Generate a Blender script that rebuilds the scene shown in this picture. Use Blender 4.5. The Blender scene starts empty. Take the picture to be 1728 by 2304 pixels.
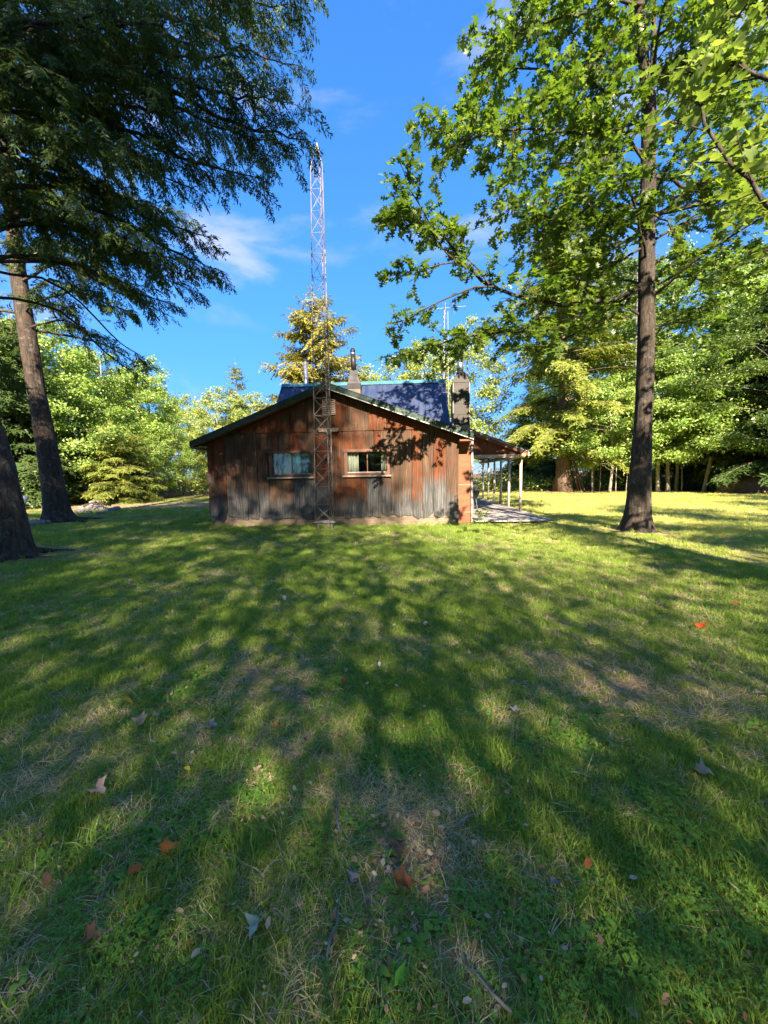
import bpy, math, random
import numpy as np
from mathutils import Vector, Matrix

# ------------------------------------------------------------------ camera, sky, sun, exposure
scn = bpy.context.scene
COL = scn.collection
PITCH, ROLL, EYE = math.radians(5.45), math.radians(0.95), 1.6
cam_data = bpy.data.cameras.new('camera')
cam = bpy.data.objects.new('camera', cam_data)
COL.objects.link(cam)
cam_data.sensor_fit = 'VERTICAL'
cam_data.sensor_height = 36.0
cam_data.lens = 865.0 / 2304.0 * 36.0
cam_data.clip_start = 0.05
cam_data.clip_end = 2000
cam.matrix_world = (Matrix.Translation((0, 0, EYE)) @ Matrix.Rotation(math.pi / 2 - PITCH, 4, 'X')
                    @ Matrix.Rotation(-ROLL, 4, 'Z'))
scn.camera = cam

SUN_EL, SUN_AZ = math.radians(33), math.radians(7)     # the sun stands behind the camera, 7 degrees to the right
wd = bpy.data.worlds.new('World')
scn.world = wd
wd.use_nodes = True
SKY_STRENGTH, SUN_STRENGTH = 0.15, 3.5
sun_data = bpy.data.lights.new('sun', 'SUN')
sun = bpy.data.objects.new('sun', sun_data)
COL.objects.link(sun)
sun_data.energy = SUN_STRENGTH
sun_data.angle = math.radians(0.53)
sun_data.color = (1.0, 0.86, 0.66)
sun_from = Vector((math.sin(SUN_AZ) * math.cos(SUN_EL), -math.cos(SUN_AZ) * math.cos(SUN_EL), math.sin(SUN_EL)))
sun.rotation_euler = sun_from.to_track_quat('Z', 'Y').to_euler()
sun.location = sun_from * 60
vs = scn.view_settings
vs.view_transform = 'Standard'
vs.look = 'None'
vs.gamma = 1.0
vs.use_curve_mapping = False
vs.exposure = 2.85
scn.render.engine = 'CYCLES'
scn.cycles.use_denoising = True
scn.cycles.max_bounces = 8
scn.cycles.diffuse_bounces = 4
scn.cycles.transparent_max_bounces = 16

R_ = random.Random(7)


# ------------------------------------------------------------------ node helpers
def sock(n, k):
    return n.outputs[k]


class NT:
    def __init__(s, tree):
        s.t = tree
        tree.nodes.clear()

    def n(s, kind, ins=None, **props):
        nd = s.t.nodes.new(kind)
        for k, v in props.items():
            setattr(nd, k, v)
        for k, v in (ins or {}).items():
            if isinstance(v, bpy.types.NodeSocket):
                s.t.links.new(v, nd.inputs[k])
            else:
                nd.inputs[k].default_value = v
        return nd

    def mix(s, f, a, b, blend='MIX'):
        nd = s.n('ShaderNodeMix', {0: f, 6: a, 7: b}, data_type='RGBA', blend_type=blend)
        return nd.outputs[2]

    def math(s, op, a, b=0.0, clamp=False):
        return s.n('ShaderNodeMath', {0: a, 1: b}, operation=op, use_clamp=clamp).outputs[0]

    def ramp(s, f, stops):
        nd = s.n('ShaderNodeValToRGB', {0: f})
        el = nd.color_ramp.elements
        while len(el) < len(stops):
            el.new(0.5)
        for e, (p, c) in zip(el, stops):
            e.position = p
            e.color = c if len(c) == 4 else (*c, 1)
        return nd.outputs[0]

    def rng(s, v, a, b, c=0.0, d=1.0, smooth=True):
        return s.n('ShaderNodeMapRange', {0: v, 1: a, 2: b, 3: c, 4: d},
                   interpolation_type='SMOOTHSTEP' if smooth else 'LINEAR').outputs[0]

    def noise(s, vec, scale, detail=4, rough=0.6, dist=0.0):
        return s.n('ShaderNodeTexNoise', {'Vector': vec, 'Scale': scale, 'Detail': detail, 'Roughness': rough,
                                          'Distortion': dist}).outputs[0]

    def scaled(s, vec, sc, off=None):
        nd = s.n('ShaderNodeMapping', {0: vec, 3: sc})
        if off is not None:
            s.t.links.new(off, nd.inputs[1])
        return nd.outputs[0]

    def bump(s, h, strength=0.5, dist=0.02):
        return s.n('ShaderNodeBump', {'Height': h, 'Strength': strength, 'Distance': dist}).outputs[0]


def c4(c):
    return (c[0], c[1], c[2], 1.0)


def material(name):
    m = bpy.data.materials.new(name)
    m.use_nodes = True
    return m, NT(m.node_tree)


def finish(nt, shader):
    o = nt.n('ShaderNodeOutputMaterial')
    nt.t.links.new(shader, o.inputs[0])


def principled(nt, col, rough=0.8, normal=None, metal=0.0, spec=0.5):
    ins = {'Base Color': col, 'Roughness': rough, 'Metallic': metal, 'Specular IOR Level': spec}
    if normal is not None:
        ins['Normal'] = normal
    return nt.n('ShaderNodeBsdfPrincipled', ins).outputs[0]


def obj_coord(nt):
    return nt.n('ShaderNodeTexCoord').outputs['Object']


def world_pos(nt):
    return nt.n('ShaderNodeNewGeometry').outputs['Position']


def obj_rand(nt):
    return nt.n('ShaderNodeObjectInfo').outputs['Random']


def island_rand(nt):
    return nt.n('ShaderNodeNewGeometry').outputs['Random Per Island']


# ------------------------------------------------------------------ the sky
w = NT(wd.node_tree)
SKY = w.n('ShaderNodeTexSky', sky_type='NISHITA')
SKY.sun_disc = False
SKY.sun_elevation = SUN_EL
SKY.sun_rotation = math.pi - SUN_AZ
SKY.altitude = 1000
SKY.air_density = 0.65
SKY.dust_density = 0.0
SKY.ozone_density = 6.0
gc = w.n('ShaderNodeVectorMath', {0: w.n('ShaderNodeTexCoord').outputs['Generated'], 1: (3.05, 0.0, 1.0)}, operation='ADD').outputs[0]
cl1 = w.noise(w.scaled(gc, (1.5, 1.5, 4.2)), 2.3, 6, 0.55, 0.3)
cl2 = w.noise(w.scaled(gc, (1, 1, 1.6)), 1.3, 2, 0.5)
cm = w.math('MULTIPLY', w.rng(cl1, 0.47, 0.72), w.rng(cl2, 0.40, 0.60))
skyc = w.n('ShaderNodeHueSaturation', {'Saturation': 1.14, 'Value': 1.0, 'Color': SKY.outputs[0]}).outputs[0]
lum = w.n('ShaderNodeRGBToBW', {0: skyc}).outputs[0]
soft = w.math('DIVIDE', 1.0, w.math('ADD', 1.0, w.math('MULTIPLY', lum, 1.2)))
skyc = w.n('ShaderNodeVectorMath', {0: skyc, 3: soft}, operation='SCALE').outputs[0]
skyc = w.mix(w.math('MULTIPLY', cm, 0.75), skyc, (0.85, 0.88, 1.15, 1))
bg = w.n('ShaderNodeBackground', {0: skyc, 1: SKY_STRENGTH})
wo = w.n('ShaderNodeOutputWorld')
w.t.links.new(bg.outputs[0], wo.inputs[0])


# ------------------------------------------------------------------ materials
def leaf_mat(name, c1, c2, c3, trans=0.4, gloss=0.05, tcol=1.5, rough=0.45):
    m, n = material(name)
    r = island_rand(n)
    col = n.ramp(r, [(0.0, c1), (0.5, c2), (1.0, c3)])
    big = n.noise(world_pos(n), 0.9, 2)
    col = n.mix(n.rng(big, 0.35, 0.7), col, n.mix(0.35, col, c4(c3)))
    d = n.n('ShaderNodeBsdfDiffuse', {0: col}).outputs[0]
    tc = n.mix(1.0, col, (tcol, tcol * 1.05, tcol * 0.45, 1), 'MULTIPLY')
    t = n.n('ShaderNodeBsdfTranslucent', {0: tc}).outputs[0]
    s = n.n('ShaderNodeMixShader', {0: trans, 1: d, 2: t}).outputs[0]
    g = n.n('ShaderNodeBsdfGlossy', {0: (1, 1, 1, 1), 1: rough}).outputs[0]
    finish(n, n.n('ShaderNodeMixShader', {0: gloss, 1: s, 2: g}).outputs[0])
    return m


def bark_mat(name, dark, light, lichen=None, sx=9.0, sz=1.4, bump=0.9, red=None):
    m, n = material(name)
    oc = obj_coord(n)
    a = n.noise(n.scaled(oc, (sx, sx, sz)), 1.6, 8, 0.65, 0.4)
    b = n.noise(oc, 22, 5, 0.7)
    h = n.math('ADD', n.math('MULTIPLY', a, 0.75), n.math('MULTIPLY', b, 0.25))
    col = n.ramp(h, [(0.36, dark), (0.62, light)])
    if red:
        col = n.mix(n.rng(n.noise(oc, 3.2, 3), 0.5, 0.68), col, c4(red))
    if lichen:
        col = n.mix(n.math('MULTIPLY', n.rng(n.noise(oc, 5.5, 5, 0.7), 0.55, 0.66), 0.55), col, c4(lichen))
    finish(n, principled(n, col, 0.95, n.bump(h, bump, 0.04), spec=0.2))
    return m


def plain(name, col, rough=0.7, metal=0.0, var=0.25, scale=6.0, bump=0.15, spec=0.4, stretch=(1, 1, 1)):
    m, n = material(name)
    oc = n.scaled(obj_coord(n), stretch)
    a = n.noise(oc, scale, 5, 0.65)
    lo = tuple(x * (1 - var) for x in col)
    hi = tuple(min(1, x * (1 + var)) for x in col)
    cc = n.ramp(a, [(0.3, lo), (0.7, hi)])
    rr = n.rng(a, 0.3, 0.7, max(0.05, rough - 0.12), min(1, rough + 0.12))
    finish(n, principled(n, cc, rr, n.bump(n.noise(oc, scale * 5, 4), bump, 0.01), metal, spec))
    return m


M = {}
M['oak_leaf'] = leaf_mat('oak_leaf', (0.038, 0.078, 0.014), (0.07, 0.13, 0.018), (0.15, 0.20, 0.03), 0.5, 0.03)
M['maple_leaf'] = leaf_mat('maple_leaf', (0.13, 0.24, 0.045), (0.20, 0.31, 0.055), (0.30, 0.36, 0.08), 0.40, 0.03)
M['maple_leaf_near'] = leaf_mat('maple_leaf_near', (0.09, 0.15, 0.03), (0.13, 0.20, 0.04), (0.22, 0.27, 0.08), 0.45, 0.05)  # duller than the far maples: shade put into the leaf colour
M['aspen_leaf'] = leaf_mat('aspen_leaf', (0.17, 0.24, 0.05), (0.24, 0.30, 0.065), (0.33, 0.35, 0.09), 0.40, 0.03)
M['needle_shade'] = leaf_mat('needle_shade', (0.030, 0.060, 0.018), (0.048, 0.088, 0.022), (0.085, 0.12, 0.03), 0.3, 0.015)  # deep green needles with shade put into the colour
M['needle_lit'] = leaf_mat('needle_lit', (0.09, 0.13, 0.022), (0.16, 0.20, 0.033), (0.27, 0.28, 0.055), 0.32, 0.015)  # brighter needle copy, sunlight put into the colour
M['needle_olive'] = leaf_mat('needle_olive', (0.13, 0.13, 0.025), (0.21, 0.20, 0.04), (0.31, 0.27, 0.06), 0.3, 0.015)
M['under_leaf'] = leaf_mat('under_leaf', (0.07, 0.12, 0.02), (0.13, 0.19, 0.03), (0.21, 0.25, 0.05), 0.35, 0.02)
M['bark_hemlock'] = bark_mat('bark_hemlock', (0.016, 0.013, 0.011), (0.085, 0.065, 0.053), (0.15, 0.15, 0.135), 9, 1.3, 1.0, (0.070, 0.046, 0.034))
M['bark_oak'] = bark_mat('bark_oak', (0.016, 0.013, 0.011), (0.075, 0.058, 0.047), (0.11, 0.112, 0.10), 14, 3.0, 0.7)
M['bark_pale'] = bark_mat('bark_pale', (0.13, 0.11, 0.085), (0.36, 0.32, 0.26), (0.40, 0.40, 0.34), 8, 3, 0.4)
M['bark_brown'] = bark_mat('bark_brown', (0.05, 0.035, 0.025), (0.19, 0.13, 0.09), None, 8, 1.2, 0.8)
M['bark_grey'] = bark_mat('bark_grey', (0.09, 0.085, 0.08), (0.27, 0.25, 0.23), None, 9, 1.0, 0.8)


def board_mat(name, red=True):
    m, n = material(name)
    oc = obj_coord(n)
    rnd = obj_rand(n)
    off = n.n('ShaderNodeCombineXYZ', {0: n.math('MULTIPLY', rnd, 17.0), 1: n.math('MULTIPLY', rnd, 9.0),
                                       2: n.math('MULTIPLY', rnd, 31.0)}).outputs[0]
    v = n.n('ShaderNodeVectorMath', {0: oc, 1: off}, operation='ADD').outputs[0]
    streak = n.noise(n.scaled(v, (4.5, 4.5, 0.5)), 1.5, 7, 0.66, 0.8)
    grain = n.noise(n.scaled(v, (55, 55, 1.6)), 1.4, 5, 0.6, 0.25)
    blotch = n.noise(n.scaled(v, (2.2, 2.2, 1.3)), 1.2, 5, 0.62)
    wave = n.n('ShaderNodeTexWave', {'Vector': n.scaled(v, (1, 1, 0.10)), 'Scale': 7.0, 'Distortion': 9.0, 'Detail': 3.0,
                                     'Detail Scale': 1.2}, wave_type='BANDS', bands_direction='X').outputs[1]
    g = n.math('ADD', n.math('MULTIPLY', streak, 0.55), n.math('ADD', n.math('MULTIPLY', grain, 0.3), n.math('MULTIPLY', wave, 0.15)))
    if red:
        stain = n.ramp(g, [(0.30, (0.030, 0.011, 0.007)), (0.5, (0.108, 0.033, 0.014)), (0.70, (0.185, 0.064, 0.026))])
        brown = n.ramp(g, [(0.30, (0.025, 0.016, 0.012)), (0.52, (0.085, 0.049, 0.031)), (0.72, (0.165, 0.102, 0.068))])
        up = n.mix(n.rng(n.math('ADD', blotch, n.math('MULTIPLY', n.math('FRACT', n.math('MULTIPLY', rnd, 7.3)), 0.34)), 0.52, 0.74), stain, brown)
    else:
        up = n.ramp(g, [(0.30, (0.06, 0.02, 0.012)), (0.52, (0.16, 0.055, 0.03)), (0.72, (0.23, 0.095, 0.05))])
    grey = n.ramp(g, [(0.30, (0.018, 0.018, 0.019)), (0.5, (0.068, 0.066, 0.067)), (0.70, (0.17, 0.162, 0.16))])
    z = n.n('ShaderNodeSeparateXYZ', {0: oc}).outputs[2]
    zz = n.math('ADD', z, n.math('MULTIPLY', n.math('SUBTRACT', streak, 0.5), 1.5))
    zz = n.math('ADD', zz, n.math('MULTIPLY', n.math('SUBTRACT', rnd, 0.5), 1.25))
    weather = n.rng(zz, 1.55, 0.95)
    if not red:
        weather = n.rng(zz, 0.55, 0.15)
    col = n.mix(weather, up, grey)
    kn = n.n('ShaderNodeTexVoronoi', {'Vector': n.scaled(v, (4.6, 4.6, 1.9)), 'Scale': 1.0, 'Randomness': 1.0})
    knot = n.rng(kn.outputs['Distance'], 0.10, 0.045)
    col = n.mix(n.math('MULTIPLY', knot, 0.75), col, (0.018, 0.013, 0.011, 1))
    h = n.math('SUBTRACT', g, n.math('MULTIPLY', knot, 0.25))
    finish(n, principled(n, col, 0.82, n.bump(h, 1.0, 0.025), spec=0.2))
    return m


M['siding'] = board_mat('siding')
M['siding_red'] = board_mat('siding_red', False)
M['foundation'] = plain('foundation', (0.20, 0.145, 0.105), 0.9, var=0.35, scale=3.5, stretch=(1, 1, 4))
M['trim_brown'] = plain('trim_brown', (0.13, 0.058, 0.036), 0.7, var=0.4, scale=5, stretch=(1, 1, 1))
M['trim_pale'] = plain('trim_pale', (0.33, 0.25, 0.20), 0.8, var=0.4, scale=9)
M['dark_room'] = plain('dark_room', (0.05, 0.042, 0.036), 0.9)
M['green_metal'] = plain('green_metal', (0.004, 0.028, 0.020), 0.35, 0.0, 0.15, 3, 0.03, 0.6)
M['drip_edge'] = plain('drip_edge', (0.40, 0.39, 0.38), 0.5, 0.3, 0.2)
M['ridge_teal'] = plain('ridge_teal', (0.05, 0.14, 0.17), 0.35, 0.0, 0.12, 3, 0.03, 0.6)
M['shingle'] = plain('shingle', (0.05, 0.052, 0.06), 0.9, var=0.4, scale=14, bump=0.5)
M['galv'] = plain('galv', (0.26, 0.275, 0.30), 0.42, 0.85, 0.3, 5, 0.08)
M['galv_old'] = plain('galv_old', (0.20, 0.19, 0.187), 0.6, 0.35, 0.35, 8, 0.15)
M['tower_steel'] = plain('tower_steel', (0.19, 0.165, 0.15), 0.6, 0.2, 0.35, 7, 0.1)
M['black_metal'] = plain('black_metal', (0.012, 0.012, 0.013), 0.4, 0.0, 0.3, 6, 0.05)
M['hood_metal'] = plain('hood_metal', (0.018, 0.016, 0.018), 0.5, 0.1, 0.35, 5, 0.1)
M['chase_tin'] = plain('chase_tin', (0.036, 0.030, 0.027), 0.6, 0.1, 0.5, 6, 0.15)
M['block'] = plain('block', (0.13, 0.11, 0.095), 0.9, var=0.3, scale=12, bump=0.4)
M['plywood'] = plain('plywood', (0.20, 0.068, 0.032), 0.75, var=0.4, scale=3, stretch=(1, 1, 3))
M['post_wood'] = plain('post_wood', (0.42, 0.36, 0.30), 0.8, var=0.3, scale=5, stretch=(6, 6, .6))
M['deck_wood'] = plain('deck_wood', (0.30, 0.27, 0.255), 0.85, var=0.35, scale=4, stretch=(7, .6, 7), bump=0.3)
M['log_wood'] = plain('log_wood', (0.42, 0.27, 0.12), 0.7, var=0.3, scale=5, stretch=(5, 1, 5))
M['white_paint'] = plain('white_paint', (0.72, 0.69, 0.64), 0.6, var=0.12)
M['stone'] = plain('stone', (0.22, 0.19, 0.18), 0.95, var=0.45, scale=7, bump=0.6)
M['stone_red'] = plain('stone_red', (0.30, 0.13, 0.09), 0.95, var=0.4, scale=9, bump=0.6)
M['rotten_wood'] = plain('rotten_wood', (0.33, 0.16, 0.06), 0.95, var=0.6, scale=5, bump=0.7)
M['dead_wood'] = plain('dead_wood', (0.33, 0.29, 0.25), 0.9, var=0.35, scale=6)
M['copper_pole'] = plain('copper_pole', (0.02, 0.02, 0.022), 0.5)


def roof_metal():
    m, n = material('blue_roof')
    oc = obj_coord(n)
    a = n.noise(n.scaled(oc, (3.5, 0.5, 0.5)), 1.5, 5, 0.6)
    b = n.noise(oc, 1.6, 4, 0.6)
    col = n.mix(n.rng(a, 0.35, 0.68), (0.022, 0.036, 0.092, 1), (0.042, 0.056, 0.108, 1))
    col = n.mix(n.math('MULTIPLY', n.rng(b, 0.55, 0.72), 0.5), col, (0.07, 0.07, 0.115, 1))
    finish(n, principled(n, col, n.rng(b, 0.3, 0.7, 0.38, 0.58), n.bump(n.noise(oc, 3, 3), 0.15, 0.02), 0.15, 0.5))
    return m


M['blue_roof'] = roof_metal()


def glass_mat():
    m, n = material('window_glass')
    fr = n.n('ShaderNodeFresnel', {0: 1.5}).outputs[0]
    f = n.math('ADD', n.math('MULTIPLY', fr, 1.3), 0.03, True)
    t = n.n('ShaderNodeBsdfTransparent', {0: (0.86, 0.92, 0.92, 1)}).outputs[0]
    nz = n.noise(obj_coord(n), 2.2, 2)
    g = n.n('ShaderNodeBsdfGlossy', {0: (0.9, 0.95, 1, 1), 1: 0.03, 'Normal': n.bump(nz, 0.08, 0.02)}).outputs[0]
    finish(n, n.n('ShaderNodeMixShader', {0: f, 1: t, 2: g}).outputs[0])
    return m


M['glass'] = glass_mat()


def cloth_mat(name, col):
    m, n = material(name)
    a = n.noise(n.scaled(obj_coord(n), (20, 20, 3)), 2, 3)
    cc = n.mix(n.rng(a, 0.3, 0.7, 0, 0.35), c4(col), c4(tuple(x * .7 for x in col)))
    d = n.n('ShaderNodeBsdfDiffuse', {0: cc}).outputs[0]
    t = n.n('ShaderNodeBsdfTranslucent', {0: cc}).outputs[0]
    finish(n, n.n('ShaderNodeMixShader', {0: 0.25, 1: d, 2: t}).outputs[0])
    return m


M['curtain_teal'] = cloth_mat('curtain_teal', (0.07, 0.36, 0.46))  # teal stands for blue reflected in the window, put into the cloth
M['curtain_cream'] = cloth_mat('curtain_cream', (0.55, 0.49, 0.38))


def grass_mat(name, a, b, c, trans=0.35):
    m, n = material(name)
    wp = world_pos(n)
    r = n.math('FRACT', n.math('ADD', island_rand(n), obj_rand(n)))
    big = n.noise(wp, 0.55, 4, 0.6)
    col = n.ramp(n.math('ADD', n.math('MULTIPLY', r, 0.6), n.math('MULTIPLY', big, 0.5)), [(0.15, a), (0.5, b), (0.95, c)])
    x = n.n('ShaderNodeSeparateXYZ', {0: wp})
    # the open side of the yard, right of the cabin, is drier turf, with warm sunlight also put into its yellow
    dry = n.math('MULTIPLY', n.rng(x.outputs[0], 1.5, 7.0), n.rng(x.outputs[1], 3.0, 12.0))
    dry = n.math('MULTIPLY', dry, n.rng(n.noise(wp, 0.4, 3), 0.2, 0.6))
    col = n.mix(n.math('MULTIPLY', dry, 0.60), col, (0.60, 0.54, 0.18, 1))
    d = n.n('ShaderNodeBsdfDiffuse', {0: col}).outputs[0]
    t = n.n('ShaderNodeBsdfTranslucent', {0: n.mix(1.0, col, (1.3, 1.4, 0.7, 1), 'MULTIPLY')}).outputs[0]
    s = n.n('ShaderNodeMixShader', {0: trans, 1: d, 2: t}).outputs[0]
    g = n.n('ShaderNodeBsdfGlossy', {0: (1, 1, 1, 1), 1: 0.5}).outputs[0]
    finish(n, n.n('ShaderNodeMixShader', {0: 0.008, 1: s, 2: g}).outputs[0])
    return m


M['grass'] = grass_mat('grass', (0.13, 0.215, 0.035), (0.215, 0.325, 0.05), (0.35, 0.42, 0.09))
M['straw'] = grass_mat('straw', (0.34, 0.25, 0.14), (0.50, 0.40, 0.23), (0.66, 0.55, 0.35), 0.2)
M['clover'] = grass_mat('clover', (0.08, 0.18, 0.028), (0.12, 0.25, 0.036), (0.19, 0.34, 0.05), 0.3)


def ground_mat():
    m, n = material('ground')
    wp = world_pos(n)
    dry = n.n('ShaderNodeAttribute', attribute_name='dry').outputs['Fac']
    lit = n.n('ShaderNodeAttribute', attribute_name='litter').outputs['Fac']
    f = n.noise(wp, 34, 6, 0.7)
    f2 = n.noise(wp, 5.0, 5, 0.65)
    f3 = n.noise(n.scaled(wp, (1, 0.6, 1)), 0.5, 4, 0.6)
    green = n.ramp(n.math('ADD', n.math('MULTIPLY', f, 0.5), n.math('MULTIPLY', f2, 0.5)),
                   [(0.3, (0.09, 0.12, 0.022)), (0.5, (0.17, 0.205, 0.04)), (0.72, (0.31, 0.31, 0.085))])
    yellow = n.ramp(f, [(0.3, (0.28, 0.25, 0.055)), (0.7, (0.60, 0.54, 0.17))])
    soil = n.ramp(f, [(0.3, (0.10, 0.068, 0.034)), (0.5, (0.26, 0.185, 0.10)), (0.72, (0.48, 0.36, 0.21))])
    leaves = n.ramp(n.noise(wp, 16, 6, 0.75), [(0.3, (0.04, 0.024, 0.015)), (0.5, (0.15, 0.085, 0.045)), (0.7, (0.30, 0.18, 0.10))])
    x = n.n('ShaderNodeSeparateXYZ', {0: wp})
    dry_sun = n.math('MULTIPLY', n.rng(x.outputs[0], 1.5, 7.0), n.rng(x.outputs[1], 3.0, 12.0))  # right-hand mask: dry turf plus sunlight put into the ground colour
    dry_sun = n.math('MULTIPLY', dry_sun, n.rng(f3, 0.2, 0.6))
    base = n.mix(n.math('MULTIPLY', dry_sun, 0.78), green, yellow)
    d = n.rng(n.math('ADD', dry, n.math('MULTIPLY', n.math('SUBTRACT', f2, 0.5), 0.7)), 0.30, 0.62)
    base = n.mix(d, base, soil)
    base = n.mix(lit, base, leaves)
    finish(n, principled(n, base, 0.95, n.bump(n.math('ADD', f, n.math('MULTIPLY', f2, 2.0)), 0.8, 0.05), spec=0.15))
    return m


M['ground'] = ground_mat()


# ------------------------------------------------------------------ numpy noise
def _hash(ix, iy, iz, seed):
    with np.errstate(over='ignore'):
        h = (ix.astype(np.int64) * 374761393 + iy.astype(np.int64) * 668265263 + iz.astype(np.int64) * 2147483647
             + seed * 1274126177) & 0xFFFFFFFF
        h = ((h ^ (h >> 13)) * 1274126177) & 0xFFFFFFFF
        h = ((h ^ (h >> 16)) * 2246822519) & 0xFFFFFFFF
        h = h ^ (h >> 15)
    return (h & 0xFFFFFF) / float(0xFFFFFF)


def vnoise(x, y, z=0.0, seed=0):
    x, y, z = np.broadcast_arrays(np.asarray(x, float), np.asarray(y, float), np.asarray(z, float))
    ix, iy, iz = np.floor(x), np.floor(y), np.floor(z)
    fx, fy, fz = x - ix, y - iy, z - iz
    fx, fy, fz = (t * t * (3 - 2 * t) for t in (fx, fy, fz))
    o = 0
    for a in (0, 1):
        for b in (0, 1):
            for c in (0, 1):
                o = o + _hash(ix + a, iy + b, iz + c, seed) * (fx if a else 1 - fx) * (fy if b else 1 - fy) * (fz if c else 1 - fz)
    return o


def fbm(x, y, z=0.0, seed=0, oct=4):
    s, a, t = 0, 0.5, 0
    for i in range(oct):
        s = s + a * vnoise(np.asarray(x) * 2 ** i, np.asarray(y) * 2 ** i, np.asarray(z) * 2 ** i, seed + i)
        t += a
        a *= 0.5
    return s / t


# ------------------------------------------------------------------ mesh helpers
class MB:
    def __init__(s):
        s.v, s.f, s.k = [], [], 0

    def add(s, verts, faces):
        s.v.extend([tuple(map(float, p)) for p in verts])
        s.f.extend([tuple(i + s.k for i in f) for f in faces])
        s.k += len(verts)

    def box(s, x0, x1, y0, y1, z0, z1):
        s.add([(x0, y0, z0), (x1, y0, z0), (x1, y1, z0), (x0, y1, z0), (x0, y0, z1), (x1, y0, z1), (x1, y1, z1), (x0, y1, z1)],
              [(0, 3, 2, 1), (4, 5, 6, 7), (0, 1, 5, 4), (1, 2, 6, 5), (2, 3, 7, 6), (3, 0, 4, 7)])

    def prism(s, poly, y0, y1):
        """polygon in x,z extruded along y"""
        n = len(poly)
        s.add([(x, y0, z) for x, z in poly] + [(x, y1, z) for x, z in poly],
              [tuple(range(n)), tuple(range(2 * n - 1, n - 1, -1))] +
              [(i, i + n, (i + 1) % n + n, (i + 1) % n) for i in range(n)])

    def prism_x(s, poly, x0, x1):
        """polygon in y,z extruded along x"""
        n = len(poly)
        s.add([(x0, y, z) for y, z in poly] + [(x1, y, z) for y, z in poly],
              [tuple(range(n)), tuple(range(2 * n - 1, n - 1, -1))] +
              [(i, i + n, (i + 1) % n + n, (i + 1) % n) for i in range(n)])

    def tube(s, path, radii, sides=8, caps=True, wob=0.0, seed=0, ridge=0.0, rz=0.6, twist=0.0):
        P = np.asarray(path, float)
        r = np.broadcast_to(np.asarray(radii, float), (len(P),))
        T = np.gradient(P, axis=0)
        T /= np.linalg.norm(T, axis=1)[:, None] + 1e-9
        u = np.cross(T[0], (0.0, 1.0, 0.0) if abs(T[0][1]) < 0.9 else (1.0, 0, 0))
        u /= np.linalg.norm(u)
        V = []
        ang = np.arange(sides) * 2 * math.pi / sides
        L = 0
        for i in range(len(P)):
            if i:
                L += np.linalg.norm(P[i] - P[i - 1])
            u = u - T[i] * np.dot(u, T[i])
            u /= np.linalg.norm(u) + 1e-9
            v = np.cross(T[i], u)
            rr = np.full(sides, r[i])
            if ridge or wob:
                c, sn = np.cos(ang + twist * L), np.sin(ang + twist * L)
                k = 1.6
                rr = rr * (1 + wob * (vnoise(c * k + 5, sn * k, L * 0.8, seed) - 0.5) * 2)
                q = vnoise(c * 5.5, sn * 5.5, L * rz * 1.2, seed + 3) * .6 + vnoise(c * 12, sn * 12, L * rz * 3, seed + 5) * .4
                rr = rr + ridge * (np.abs(q - 0.5) * 2.6 - 0.5)
            V.append(P[i] + np.outer(np.cos(ang) * rr, u) + np.outer(np.sin(ang) * rr, v))
        V = np.concatenate(V)
        F = []
        for i in range(len(P) - 1):
            for j in range(sides):
                a, b = i * sides + j, i * sides + (j + 1) % sides
                F.append((a, b, b + sides, a + sides))
        if caps:
            F.append(tuple(range(sides - 1, -1, -1)))
            F.append(tuple(range((len(P) - 1) * sides, len(P) * sides)))
        s.add(V, F)

    def mesh(s, name):
        me = bpy.data.meshes.new(name)
        me.from_pydata(s.v, [], s.f)
        me.update()
        return me

    def build(s, name, mat, parent=None, smooth=False):
        return obj(name, s.mesh(name), mat, parent, smooth)


def obj(name, me, mat=None, parent=None, smooth=False):
    if mat is not None and not me.materials:
        me.materials.append(M[mat] if isinstance(mat, str) else mat)
    if smooth:
        me.polygons.foreach_set('use_smooth', [True] * len(me.polygons))
    o = bpy.data.objects.new(name, me)
    COL.objects.link(o)
    o.parent = parent
    return o


def tag(o, label=None, cat=None, group=None, kind=None):
    if label: o['label'] = label
    if cat: o['category'] = cat
    if group: o['group'] = group
    if kind: o['kind'] = kind
    return o


def empty(name, loc=(0, 0, 0), rz=0.0):
    o = bpy.data.objects.new(name, None)
    COL.objects.link(o)
    o.location = loc
    o.rotation_euler = (0, 0, rz)
    o.empty_display_size = 0.2
    return o


def quick_mesh(name, V, F):
    """V (n,3) float, F (m,k) int with constant k"""
    V = np.ascontiguousarray(V, dtype=np.float32)
    F = np.ascontiguousarray(F, dtype=np.int32)
    me = bpy.data.meshes.new(name)
    me.vertices.add(len(V))
    me.vertices.foreach_set('co', V.ravel())
    m, k = F.shape
    me.loops.add(m * k)
    me.loops.foreach_set('vertex_index', F.ravel())
    me.polygons.add(m)
    me.polygons.foreach_set('loop_start', np.arange(0, m * k, k, dtype=np.int32))
    me.update(calc_edges=True)
    return me


def unit(a):
    return a / (np.linalg.norm(a, axis=-1, keepdims=True) + 1e-9)


def scatter(name, tmpl, P, D, N, S):
    return quick_mesh(name, *scatter_arrays(tmpl, P, D, N, S))


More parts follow.
